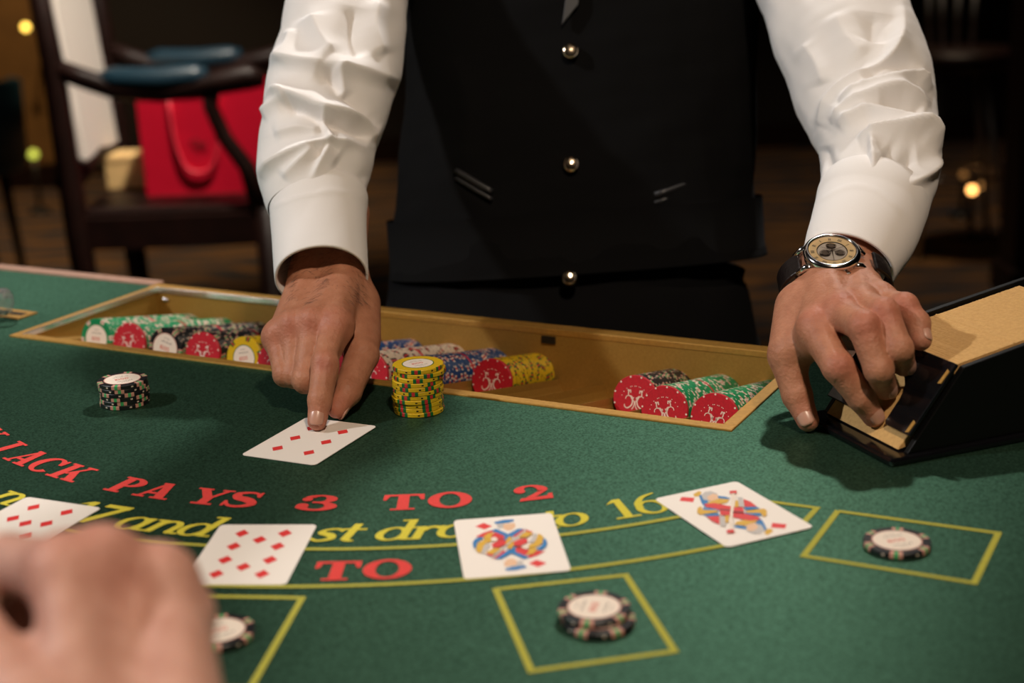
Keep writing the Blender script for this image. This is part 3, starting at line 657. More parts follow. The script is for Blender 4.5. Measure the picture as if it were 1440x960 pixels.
court(cq, (910, 660), 5.76, (700, 363), [
 ('pip', [(292, 238), (398, 245), (385, 281), (275, 270)]), ('ink_yellow', [(385, 218), (430, 190), (455, 200), (440, 232), (400, 238)]), ('ink_blue', [(432, 230), (462, 215), (520, 288), (485, 325), (455, 290)]), ('ink_blue', [(585, 230), (650, 238), (690, 250), (660, 262), (590, 250)]),
 ('ink_grey', [(450, 225), (480, 200), (530, 193), (580, 212), (590, 238), (540, 235), (500, 268), (470, 262)]), ('ink_skin', [(498, 238), (545, 215), (582, 222), (590, 255), (545, 278), (510, 270)]),
 ('ink_yellow', [(495, 290), (600, 255), (682, 262), (660, 288), (580, 302), (520, 304)]), ('ink_red', [(475, 300), (560, 292), (690, 318), (790, 340), (798, 366), (690, 360), (600, 350), (490, 322)]),
 ('ink_blue', [(465, 328), (560, 338), (600, 350), (580, 368), (470, 352)]), ('ink_yellow', [(422, 335), (448, 318), (465, 350), (580, 352), (590, 366), (440, 388), (418, 372)]),
 ('ink_blue', [(465, 386), (590, 376), (602, 398), (500, 402)]), ('ink_red', [(493, 402), (596, 402), (602, 468), (545, 445)]), ('ink_grey', [(600, 400), (642, 402), (652, 484), (610, 482)]), ('ink_yellow', [(642, 402), (680, 395), (672, 450), (648, 455)]),
 ('ink_red', [(602, 352), (690, 362), (696, 395), (610, 396)]), ('ink_dark', [(600, 346), (690, 354), (690, 362), (600, 354)]), ('inlay', [(698, 215), (724, 215), (712, 363), (690, 363)]), ('ink_red', [(678, 200), (735, 196), (742, 216), (688, 222)])])

# ------------------------------------------------------------------ card shoe
SW = nrm((.36, -.933, 0)); SL = np.array([-SW[1], SW[0], 0]); SO = np.array([.2465, 1.0035, TZ])
def SH(l, w, z): return SO + SL*l + SW*w + ZV*z
shoe = Root('card_shoe', SH(.14, 0, 0), 'black acrylic card dealing shoe under the hand with the watch', 'card shoe')
RISE = .172
shoe.part(MB().box((-.014, -.056, .0003), (.30, .056, .006), fr=SH), 'base_plate', M['black_plastic'], bevel=.002)
def side(w0, w1, up):
    pr = [(.002, .006), (.046, .0605+up), (.10, .0605+up+.054*RISE), (.20, .0605+up+.150*RISE), (.30, .0605+up+.21*RISE), (.30, .006)]
    return MB().prism([SH(l, w0, z) for l, z in pr], SW*(w1-w0))
shoe.part(side(.0465, .0515, .001), 'side_wall', M['black_matte'], bevel=.0008)
shoe.part(side(-.0515, -.0465, .004), 'side_wall', M['black_matte'], bevel=.0008)
shoe.part(MB().box((.296, -.0465, .006), (.30, .0465, .095), fr=SH), 'back_wall', M['black_plastic'])
wl = .175
shoe.part(MB().prism([SH(l, -.045, z) for l, z in ((wl-.038, .034), (wl+.008, .088), (wl+.02, .090), (wl+.06, .036))], SW*.09), 'card_pusher', M['black_matte'], bevel=.002)
FD = nrm(SL*.044 + ZV*.0545); FN = nrm(np.cross(FD, SW)); 
if FN @ ZV < 0: FN = -FN
F0 = SH(.0, 0, .0075)
def FP(s, w, n): return F0 + FD*s + SW*w + FN*n
ring = [(.011, -.050), (.011, -.019), (.013, -.0165)] + [(.030+.020*math.sin(t), .002-.0185*math.cos(t)) for t in np.linspace(0, math.pi, 11)] + [(.013, .0205), (.011, .023), (.011, .050), (.070, .050), (.070, -.050)]
shoe.part(MB().prism([FP(s, w, .0012) for s, w in ring], FN*.003), 'face_plate', M['black_plastic'], bevel=.0007)
for s0, s1 in ((.012, .022), (.052, .064)):  # brass slips standing in for gold reflections along the plate's right edge
    shoe.part(MB().prism([FP(s, w, .0043) for s, w in ((s0, .0455), (s1, .0462), (s1-.001, .049), (s0+.001, .0485))], FN*.0006), 'gold_reflection', M['brass_rim'])
# the leaning pack of cards, far too thin to tell apart singly
mb = MB(); NCARD = 300; dl = .126/NCARD
for i in range(NCARD):
    l0 = i*dl; j = random.uniform(-.0002, .00025) + (.0010 if i in (118, 119) else 0); wj = random.uniform(-.0003, .0003)
    a = SH(l0, wj, .0072+l0*RISE)
    q = [a - SW*.0435, a + SW*.0435, a + SW*.0435 + FD*(.0695+j), a - SW*.0435 + FD*(.0695+j)]
    mb.prism(q, SL*dl*.93)
pk = mb.build('card_pack', M['card_edge']); 
for v in pk.data.vertices: v.co = v.co - Vector(SH(.06, 0, .03))
pk.location = SH(.06, 0, .03)
tag(pk, 'thick pack of tan-edged cards leaning inside the black shoe', 'cards', kind='stuff')

# ------------------------------------------------------------------ drop slot and acrylic paddle at the left edge
PC = G(8, 441)
slot = Root('drop_slot', PC, 'small brass drop slot let into the felt under the clear paddle', 'drop slot')
slot.part(MB().box((-.07, -.014, .0003), (.032, .012, .0018), fr=lambda x, y, z: PC + TU*x + TV*y + ZV*z), 'plate', M['brass_rim'], bevel=.0005)
slot.part(MB().box((-.062, -.004, .0018), (.026, .004, .0022), fr=lambda x, y, z: PC + TU*x + TV*y + ZV*z), 'slit', M['dark_metal'])
pdl = Root('money_paddle', PC, 'clear acrylic paddle with round handle standing in the brass drop slot', 'paddle')
hd = nrm((-1.0, .12, 0)); hc = G(13, 424, .019)
pdl.part(MB().lathe([(0, 0), (.0105, 0), (.0135, .003), (.0135, .012), (.0115, .016), (.0115, .06), (.0135, .064), (.0135, .075), (.0105, .078), (0, .078)], hc, hd, seg=14), 'handle', M['acrylic'])
bc = hc + hd*.04
pdl.part(MB().box((-.028, -.0015, -.019+.0022), (.028, .0015, -.010), fr=lambda x, y, z: bc + hd*x + np.cross(ZV, hd)*y + ZV*z), 'blade', M['acrylic'])

# ------------------------------------------------------------------ implicit-surface modelling for hands and bodies
def smin(a, b, k):
    h = np.clip(.5+.5*(b-a)/k, 0, 1); return b*(1-h)+a*h-k*h*(1-h)
class Field:
    def __init__(s, lo, hi, h):
        s.lo = np.asarray(lo, float); s.h = h; s.n = np.ceil((np.asarray(hi)-s.lo)/h).astype(int)+1
        s.ax = [s.lo[i]+h*np.arange(s.n[i]) for i in range(3)]
    def new(s): return np.full(s.n, 1.0, np.float32)
    def cap(s, F, a, b, ra, rb, k, sq=None):
        a = np.asarray(a, float); b = np.asarray(b, float); m = max(ra, rb)+max(k, .004)*1.6+3*s.h
        i0 = np.maximum(0, np.floor((np.minimum(a, b)-m-s.lo)/s.h).astype(int)); i1 = np.minimum(s.n, np.ceil((np.maximum(a, b)+m-s.lo)/s.h).astype(int)+1)
        if (i1 <= i0).any(): return
        sl = tuple(slice(i0[i], i1[i]) for i in range(3))
        x = s.ax[0][sl[0]][:, None, None]-a[0]; y = s.ax[1][sl[1]][None, :, None]-a[1]; z = s.ax[2][sl[2]][None, None, :]-a[2]
        d = b-a; L = max(d @ d, 1e-12); t = np.clip((x*d[0]+y*d[1]+z*d[2])/L, 0, 1)
        dist = np.sqrt((x-t*d[0])**2+(y-t*d[1])**2+(z-t*d[2])**2)-(ra+(rb-ra)*t)
        F[sl] = smin(F[sl], dist, k) if k > 0 else np.minimum(F[sl], dist)
    def carve(s, F, a, b, r, k):
        a = np.asarray(a, float); b = np.asarray(b, float); m = r+k*2+3*s.h
        i0 = np.maximum(0, np.floor((np.minimum(a, b)-m-s.lo)/s.h).astype(int)); i1 = np.minimum(s.n, np.ceil((np.maximum(a, b)+m-s.lo)/s.h).astype(int)+1)
        if (i1 <= i0).any(): return
        sl = tuple(slice(i0[i], i1[i]) for i in range(3))
        x = s.ax[0][sl[0]][:, None, None]-a[0]; y = s.ax[1][sl[1]][None, :, None]-a[1]; z = s.ax[2][sl[2]][None, None, :]-a[2]
        d = b-a; L = max(d @ d, 1e-12); t = np.clip((x*d[0]+y*d[1]+z*d[2])/L, 0, 1)
        dist = np.sqrt((x-t*d[0])**2+(y-t*d[1])**2+(z-t*d[2])**2)-r
        F[sl] = -smin(-F[sl], dist, k)
    def mesh(s, F):
        F = F.astype(np.float64); sg = F < 0; n = s.n
        c = np.zeros(n-1, np.int8)
        for dx in (0, 1):
            for dy in (0, 1):
                for dz in (0, 1): c += sg[dx:n[0]-1+dx, dy:n[1]-1+dy, dz:n[2]-1+dz]
        act = np.argwhere((c > 0) & (c < 8)); idx = np.full(n-1, -1, np.int64); idx[tuple(act.T)] = np.arange(len(act))
        acc = np.zeros((len(act), 3)); cnt = np.zeros(len(act))
        cor = [(i, j, k) for i in (0, 1) for j in (0, 1) for k in (0, 1)]
        for p in cor:
            for ax in range(3):
                if p[ax] == 0:
                    q = list(p); q[ax] = 1
                    fa = F[tuple((act+p).T)]; fb = F[tuple((act+q).T)]; m = (fa < 0) != (fb < 0)
                    t = np.where(m, fa/np.where(m, fa-fb, 1), 0); pos = np.tile(np.array(p, float), (len(act), 1)); pos[:, ax] = t
                    acc[m] += pos[m]; cnt[m] += 1
        V = s.lo+s.h*(act+acc/cnt[:, None]); Q = []
        for ax in range(3):
            a1, a2 = [(1, 2), (2, 0), (0, 1)][ax]; sl0 = [slice(None)]*3; sl1 = [slice(None)]*3; sl0[ax] = slice(0, n[ax]-1); sl1[ax] = slice(1, n[ax])
            s0 = sg[tuple(sl0)]; s1 = sg[tuple(sl1)]
            for fl in (0, 1):
                e = np.argwhere((s0 & ~s1) if fl == 0 else (~s0 & s1))
                e = e[(e[:, a1] > 0) & (e[:, a2] > 0) & (e[:, a1] < n[a1]-1) & (e[:, a2] < n[a2]-1)]
                def g(o1, o2):
                    q = e.copy(); q[:, a1] -= o1; q[:, a2] -= o2; return idx[tuple(q.T)]
                q = np.stack([g(1, 1), g(0, 1), g(0, 0), g(1, 0)], 1)
                Q.append(q if fl == 0 else q[:, ::-1])
        return V, np.concatenate(Q)
def relax(V, Q, it=2, f=.5):
    e = np.concatenate([Q[:, [0, 1]], Q[:, [1, 2]], Q[:, [2, 3]], Q[:, [3, 0]]]); e = np.concatenate([e, e[:, ::-1]])
    cnt = np.bincount(e[:, 0], minlength=len(V)).astype(float); cnt[cnt == 0] = 1
    for _ in range(it):
        S = np.stack([np.bincount(e[:, 0], weights=V[e[:, 1], i], minlength=len(V)) for i in range(3)], 1)/cnt[:, None]; V = V+(S-V)*f
    return V
def vnormals(V, Q):
    N = np.zeros_like(V); fn = np.cross(V[Q[:, 2]]-V[Q[:, 0]], V[Q[:, 3]]-V[Q[:, 1]])
    for i in range(4):
        for k in range(3): N[:, k] += np.bincount(Q[:, i], weights=fn[:, k], minlength=len(V))
    return N/np.maximum(np.linalg.norm(N, axis=1), 1e-12)[:, None]
def skin_mesh_obj(name, V, Q, tint, m, loc, parent=None):
    me = bpy.data.meshes.new(name); V = V-np.asarray(loc)
    me.vertices.add(len(V)); me.vertices.foreach_set('co', V.astype(np.float32).ravel())
    me.loops.add(len(Q)*4); me.loops.foreach_set('vertex_index', Q.astype(np.int32).ravel())
    me.polygons.add(len(Q)); me.polygons.foreach_set('loop_start', np.arange(0, len(Q)*4, 4, dtype=np.int32)); me.polygons.foreach_set('loop_total', np.full(len(Q), 4, np.int32))
    me.polygons.foreach_set('use_smooth', np.ones(len(Q), bool)); me.update(calc_edges=True)
    if tint is not None:
        at = me.color_attributes.new('tint', 'FLOAT_COLOR', 'POINT'); at.data.foreach_set('color', np.concatenate([tint, np.ones((len(tint), 1))], 1).astype(np.float32).ravel())
    me.materials.append(m); me.validate(); o = link(name, me, parent)
    if parent is None: o.location = tuple(loc)
    return o
SKIN = np.array([.47, .215, .128])
def hand_field(palm, fingers, extra=(), carves=(), h=.0012, kp=.012, kf=.010, links=()):
    """palm: list of (a, b, ra, rb); fingers: list of [(P, r), ...]; fingers blend with the palm but not with each other"""
    pts = [p for a, b, ra, rb in palm for p in (a, b)] + [p for f in fingers for p, r in f]
    lo = np.min(pts, 0)-.03; hi = np.max(pts, 0)+.03
    F = Field(lo, hi, h); base = F.new()
    for a, b, ra, rb in palm: F.cap(base, a, b, ra, rb, kp)
    tot = base.copy()
    for f in fingers:
        g = F.new()
        for (a, ra), (b, rb) in zip(f, f[1:]): F.cap(g, a, b, ra, rb, .0030)
        for (p, r) in f[1:-1]: F.cap(g, p-FWD*r*.10, p-FWD*r*.10+CY*.001, r*.90, r*.90, .0025)
        tot = np.minimum(tot, smin(base, g, kf))
    for a, b, ra, rb, k in extra: F.cap(tot, a, b, ra, rb, k)
    for a, b, r, k in carves: F.carve(tot, a, b, r, k)
    V, Q = F.mesh(tot); V = relax(V, Q, 2, .5); return V, Q
def skin_tint(V, red, base=SKIN):
    T = np.tile(base, (len(V), 1))
    for P, r, c in red:
        w = np.exp(-((V-np.asarray(P))**2).sum(1)/(r*r))[:, None]*.75; T = T*(1-w)+np.asarray(c)*w
    return T
def cat_mesh(parts):
    Vs, Qs, Ts, b = [], [], [], 0
    for V, Q, T in parts: Vs.append(V); Qs.append(Q+b); Ts.append(T); b += len(V)
    return np.concatenate(Vs), np.concatenate(Qs), np.concatenate(Ts)
RED = (.50, .17, .12); PINK = (.52, .22, .16)
def nail_mb(P, tipdir, up, w, l, r):
    """curved fingernail plate: centre P on the surface, tipdir along the finger, up = outward"""
    t = nrm(tipdir); u = nrm(np.asarray(up)-t*(np.asarray(up) @ t)); s = np.cross(t, u); mb = MB(); n, m_ = 8, 8; vs = []
    for i in range(n+1):
        a = i/n*2-1
        for j in range(m_+1):
            b = j/m_*2-1; wid = w*(1-.18*max(0, -a)**2)*math.sqrt(max(0, 1-.75*abs(a)**4))
            x = b*wid; vs.append(P + t*(a*l) + s*x + u*(-(x*x)/(2*r) - .10*l*a*a + .0006*math.sqrt(max(0, 1-b*b*.9))))
    k = m_+1
    fs = [(i*k+j, i*k+j+1, (i+1)*k+j+1, (i+1)*k+j) for i in range(n) for j in range(m_)]
    nv = len(vs); vs += [p-u*.0012 for p in vs]; fs += [tuple(nv+q for q in f[::-1]) for f in fs]
    bd = [j for j in range(k)]+[i*k+m_ for i in range(1, n+1)]+[n*k+j for j in range(m_-1, -1, -1)]+[i*k for i in range(n-1, 0, -1)]
    fs += [(bd[i], nv+bd[i], nv+bd[(i+1) % len(bd)], bd[(i+1) % len(bd)]) for i in range(len(bd))]
    return mb.add(vs, fs)

# ------------------------------------------------------------------ the dealer
DL = np.array([.075, 1.55, 0.0])
P_ = Pd
# --- pointing hand (the dealer's right hand)
L = dict(w1=P_(440, 392, 1.243), w2=P_(484, 392, 1.240), m2=P_(474, 458, 1.178), m3=P_(441, 455, 1.180), m4=P_(413, 461, 1.186), m5=P_(390, 475, 1.192))
idx = [(L['m2'], .0125), (P_(458, 511, 1.145), .0110), (P_(450, 562, 1.131), .0090), (P_(446, 592, 1.1265), .0074)]
mid = [(L['m3'], .0115), (P_(430, 534, 1.158), .0105), (P_(437, 524, 1.190), .0090), (P_(446, 500, 1.208), .0082)]
rng = [(L['m4'], .0110), (P_(414, 528, 1.168), .0098), (P_(421, 520, 1.200), .0084), (P_(428, 498, 1.215), .0078)]
pky = [(L['m5'], .0102), (P_(401, 527, 1.170), .0092), (P_(409, 520, 1.200), .0078), (P_(416, 502, 1.215), .0072)]
thb = [(P_(506, 428, 1.238), .0165), (P_(509, 499, 1.192), .0135), (P_(489, 551, 1.162), .0108), (P_(474, 574, 1.148), .0080)]
palm = [(L['w1'], L['m5'], .0165, .0100), (L['w1'], L['m4'], .0165, .0108), (L['w2'], L['m3'], .0165, .0112), (L['w2'], L['m2'], .0165, .0115),
        (P_(443, 300, 1.292), L['w1'], .022, .0165), (P_(484, 300, 1.290), L['w2'], .022, .0165),
        (P_(498, 425, 1.245), P_(506, 478, 1.212), .017, .014), (P_(436, 425, 1.250), P_(405, 490, 1.215), .014, .012), (P_(465, 430, 1.240), P_(450, 480, 1.205), .015, .013)]
ext = []
for q, mm in (('w2', 'm2'), ('w2', 'm3'), ('w1', 'm4'), ('w1', 'm5')):       # extensor tendons and knuckle caps
    a = L[q]*.45+L[mm]*.55-FWD*.0105+CY*.0035; b = L[mm]-FWD*.0090+CY*.004
    ext.append((a, b, .0022, .0030, .007)); ext.append((L[mm]-FWD*.0030+CY*.0030, L[mm]-FWD*.0030+CY*.0031, .0085, .0085, .009))
Vl, Ql = hand_field(palm, [idx, mid, rng, pky, thb], ext, carves=[(P_(503, 468, 1.166), P_(486, 505, 1.152), .0055, .009)])
Tl = skin_tint(Vl, [(L['m2']-FWD*.008, .012, RED), (L['m3']-FWD*.010, .010, RED), (L['m4']-FWD*.010, .010, RED), (L['m5']-FWD*.008, .010, RED), (idx[3][0], .012, PINK), (idx[1][0]-FWD*.01, .008, RED), (thb[3][0], .012, RED)])
# --- hand on the shoe (the dealer's left hand)
def on_face(px, py, off):                     # point above the shoe's face plate
    d = FWD+CX*((px-IW/2)/FPX)-CY*((py-IH/2)/FPX); t = ((F0+FN*off-CAM) @ FN)/(d @ FN); return CAM+d*t
R_ = dict(w1=P_(1158, 384, 1.142), w2=P_(1202, 390, 1.153), m2=P_(1147, 463, 1.075), m3=P_(1182, 441, 1.072), m4=P_(1212, 429, 1.078), m5=P_(1238, 423, 1.088))
ridx = [(R_['m2'], .0128), (P_(1179, 516, 1.046), .0112), (P_(1211, 559, 1.049), .0096), (P_(1228, 585, 1.055), .0080)]
rmid = [(R_['m3'], .0120), (P_(1214, 459, 1.036), .0110), (P_(1236, 520, 1.030), .0100), (on_face(1245, 546, .011), .0083)]
rrng = [(R_['m4'], .0112), (P_(1243, 440, 1.042), .0106), (P_(1264, 491, 1.030), .0098), (on_face(1271, 513, .011), .0082)]
rpky = [(R_['m5'], .0102), (P_(1272, 431, 1.056), .0096), (P_(1290, 455, 1.050), .0088), (G(1295, 478, .0740), .0076)]
rthb = [(P_(1122, 432, 1.122), .0165), (P_(1106, 500, 1.098), .0135), (P_(1121, 556, 1.092), .0108), (G(1136, 591, .0088), .0082)]
rpalm = [(R_['w1'], R_['m2'], .0170, .0118), (R_['w1'], R_['m3'], .0165, .0118), (R_['w2'], R_['m4'], .0145, .0108), (R_['w2'], R_['m5'], .0145, .0098),
         (P_(1205, 320, 1.222), R_['w1'], .016, .0165), (P_(1230, 320, 1.228), R_['w2'], .015, .0145),
         (P_(1128, 430, 1.130), P_(1118, 485, 1.098), .016, .0135), (P_(1190, 430, 1.130), P_(1200, 460, 1.090), .013, .010), (P_(1140, 440, 1.120), P_(1150, 485, 1.085), .014, .011)]
ext = []
nup = nrm(CY*.75-FWD*.65)
for q, mm in (('w1', 'm2'), ('w1', 'm3'), ('w2', 'm4'), ('w2', 'm5')):
    a = R_[q]*.6+R_[mm]*.4+nup*.0130; b = R_[mm]+nup*.0098
    ext.append((a, b, .0016, .0026, .007)); ext.append((R_[mm]+nup*.0030, R_[mm]+nup*.0031, .0080, .0080, .008))
Vr, Qr = hand_field(rpalm, [ridx, rmid, rrng, rpky, rthb], ext)
Tr = skin_tint(Vr, [(R_['m2']+nup*.008, .012, RED), (R_['m3']+nup*.008, .010, RED), (rmid[1][0]-FWD*.008, .011, RED), (rrng[1][0]-FWD*.008, .011, RED), (rpky[1][0]-FWD*.008, .010, RED), (ridx[1][0]-FWD*.008, .010, RED), (rthb[3][0], .012, RED), (ridx[3][0], .011, PINK), (rmid[3][0], .010, PINK), (rrng[3][0], .010, PINK), (rpky[3][0], .010, PINK)])
# --- trunk, neck and head, coarse because clothes cover them or the photograph stops below them
def W(x, y, z): return np.array([DL[0]+x, DL[1]+y, TZ+z])
HD = W(0, -.10, .80)
Fb = Field(W(-.32, -.35, -.95), W(.32, .25, 1.0), .009); B = Fb.new()
for a, b, ra, rb in ((W(-.06, .06, .05), W(-.06, .05, .40), .078, .082), (W(.06, .06, .05), W(.06, .05, .40), .078, .082), (W(-.11, .04, .42), W(.11, .04, .42), .055, .055), (W(0, .02, .45), W(0, -.06, .68), .058, .055),
                     (W(-.08, .02, -.05), W(-.09, .02, -.45), .085, .06), (W(.08, .02, -.05), W(.09, .02, -.45), .085, .06), (W(-.09, .02, -.45), W(-.09, .03, -.86), .058, .04), (W(.09, .02, -.45), W(.09, .03, -.86), .058, .04)):
    Fb.cap(B, a, b, ra, rb, .05)
Vb, Qb = Fb.mesh(B); Vb = relax(Vb, Qb, 3); Tb = skin_tint(Vb, [])
Fh = Field(HD-.16, HD+.17, .004); Hh = Fh.new()
for a, b, ra, rb, k in ((HD+(0, .02, .035), HD+(0, .03, .02), .078, .078, .03), (HD+(0, -.02, -.06), HD+(0, .0, -.02), .055, .066, .03), (HD+(0, -.055, -.085), HD+(0, -.05, -.08), .026, .03, .03), (HD+(0, .03, -.08), HD+(0, .04, -.16), .055, .056, .02),
                        (HD+(0, -.082, .012), HD+(0, -.102, -.030), .009, .014, .012), (HD+(-.014, -.09, -.034), HD+(.014, -.09, -.034), .008, .008, .008), (HD+(-.035, -.072, .026), HD+(.035, -.072, .026), .014, .014, .012),
                        (HD+(-.022, -.078, -.066), HD+(.022, -.078, -.066), .0065, .0065, .006), (HD+(-.016, -.078, -.075), HD+(.016, -.078, -.075), .007, .007, .005)):
    Fh.cap(Hh, a, b, ra, rb, k)
for sx in (-1, 1):
    Fh.carve(Hh, HD+(sx*.032, -.088, .006), HD+(sx*.032, -.086, .006), .010, .012)
    Fh.cap(Hh, HD+(sx*.032, -.070, .006), HD+(sx*.0321, -.070, .006), .0118, .0118, .003)
    Fh.cap(Hh, HD+(sx*.080, .012, .018), HD+(sx*.078, .008, -.022), .013, .009, .006)
    Fh.carve(Hh, HD+(sx*.094, .006, .012), HD+(sx*.092, .004, -.006), .006, .004)
Vh, Qh = Fh.mesh(Hh); Vh = relax(Vh, Qh, 2); Th = skin_tint(Vh, [(HD+(0, -.08, -.07), .02, (.42, .14, .11))])
Vp, Qp, Tp = cat_mesh([(Vl, Ql, Tl), (Vr, Qr, Tr), (Vb, Qb, Tb), (Vh, Qh, Th)])
dealer = skin_mesh_obj('person', Vp, Qp, Tp, M['skin'], DL)
tag(dealer, 'standing dealer in black vest and white shirt pointing at a card', 'person')
class DealerPart:
    o = dealer; loc = DL
    part = Root.part
DP = DealerPart()
def nail(f, up, w, l, r=.008, back=.002, lift=None, par=None, rt=None):
    (a, ra), (b, rb) = f[-2], f[-1]; t = nrm(b-a); u = nrm(np.asarray(up)-t*(np.asarray(up) @ t)); P = b - t*back + u*(rb*(1.0 if lift is None else lift)+.0002)
    (rt or DP).part(nail_mb(P, t, u, w, l, r), 'fingernail', M['nail'], True, parent=par)
nail(idx, -FWD*1.0+CY*.2, .0055, .0065)
nail(thb, CX*.9+FWD*.7-CY*.2, .0058, .0068)
for f in (rmid, rrng): nail(f, -FWD*.8+CX*.15+CY*.1, .0052, .0058)
nail(rpky, -FWD*.6+CX*.5+CY*.2, .0045, .0052)
nail(ridx, -FWD*.9+CY*.15+CX*.1, .0056, .0062)
nail(rthb, -FWD*.9-CX*.3, .0060, .0068)
# dark hairs on the back of the pointing hand's wrist
hm = MB(); pxv, pyv, Dv = proj(Vl); Nl = vnormals(Vl, Ql); vw = Vl-CAM; vw /= np.linalg.norm(vw, axis=1)[:, None]
cand = np.where((pyv > 350) & (pyv < 425) & (pxv > 410) & (pxv < 512) & ((Nl*vw).sum(1) < -.2))[0]
for q in RNG.choice(cand, 420, replace=False):
    a = Vl[q]; nq = Nl[q]; d = nrm(-CY*.6+CX*RNG.uniform(-.9, .5)+nq*.25); l = RNG.uniform(.005, .011)
    hm.tube([a-nq*.0005, a+d*l*.4+nq*.0010, a+d*l+nq*.0006], [.00010, .00009, .00004], 3, cap=False)
hm = DP.part(hm, 'arm_hair', M['hair'], True); hm['kind'] = 'stuff'
# hair and eyes (above the frame)
Hf = Field(HD-.16, HD+.17, .006); Ha = Hf.new()
for a, b, ra, rb in ((HD+(0, .025, .045), HD+(0, .04, .02), .082, .084), (HD+(0, -.02, .085), HD+(0, .02, .09), .045, .05), (HD+(0, .07, -.02), HD+(0, .07, -.05), .05, .045)): Hf.cap(Ha, a, b, ra, rb, .03)
Hf.carve(Ha, HD+(0, -.14, -.02), HD+(0, -.12, -.1), .105, .02)
Vq, Qq = Hf.mesh(Ha); Vq = relax(Vq, Qq, 2)
skin_mesh_obj('hair', Vq, Qq, None, M['hair'], DL, dealer)
for sx in (-1, 1):
    DP.part(MB().lathe([(0, .0), (.003, .0012), (.005, 0)], HD+(sx*.032, -.0822, .005), (0, -1, -.1), seg=14), 'eye', M['ink_dark'], True)
    DP.part(MB().tube([HD+(sx*.016, -.086, .030), HD+(sx*.034, -.088, .036), HD+(sx*.050, -.076, .030)], [.003, .0035, .002], 8), 'eyebrow', M['hair'], True)

# --- sleeves, cuffs, vest and trousers are tubes along measured outlines, with folds pressed into them
def catmull(rows, per):
    R = [np.asarray(r, float) for r in rows]; o = []
    for i in range(len(R)-1):
        p0 = R[max(i-1, 0)]; p1 = R[i]; p2 = R[i+1]; p3 = R[min(i+2, len(R)-1)]
        n = per
        for t in np.linspace(0, 1, n, endpoint=False): o.append(.5*(2*p1+(p2-p0)*t+(2*p0-5*p1+4*p2-p3)*t*t+(3*p1-p0-3*p2+p3)*t**3))
    o.append(R[-1]); return np.array(o)
def seg_dist(px, py, pts):
    best = np.full(px.shape, 1e9); sd = np.zeros(px.shape); tt = np.zeros(px.shape); n = len(pts)-1
    for i in range(n):
        a = np.array(pts[i], float); b = np.array(pts[i+1], float); d = b-a; L2 = d @ d
        t = np.clip(((px-a[0])*d[0]+(py-a[1])*d[1])/L2, 0, 1); ex = px-a[0]-t*d[0]; ey = py-a[1]-t*d[1]; q = np.hypot(ex, ey)
        m = q < best; best = np.where(m, q, best); sd = np.where(m, np.sign(d[0]*ey-d[1]*ex)*q, sd); tt = np.where(m, (i+t)/n, tt)
    return sd, tt
def fold_field(px, py, folds):
    """ridges along polylines in the garment's picture plane: (points, height m, width on + side, width on - side)"""
    h = np.zeros(px.shape)
    for pts, A, wp, wm in folds:
        pts = catmull(pts, 4) if len(pts) > 2 else pts
        sd, t = seg_dist(px, py, pts); w = np.where(sd > 0, wp, wm); env = np.clip(np.minimum(t, 1-t)*5+.15, 0, 1)
        r = np.abs(sd)/w; h = h+A*env*(np.exp(-r*1.6)*.55+np.exp(-r*r)*.45)
    return h
def fbm(P, sc, seed, octs=3):
    r = np.random.RandomState(seed); h = np.zeros(len(P)); a = 1.0
    for o in range(octs):
        for _ in range(4):
            k = r.normal(size=3); k = k/np.linalg.norm(k)*sc*(2**o)*r.uniform(.7, 1.3); h += a*np.sin(P @ k + r.uniform(0, 6.28))/4
        a *= .5
    return h
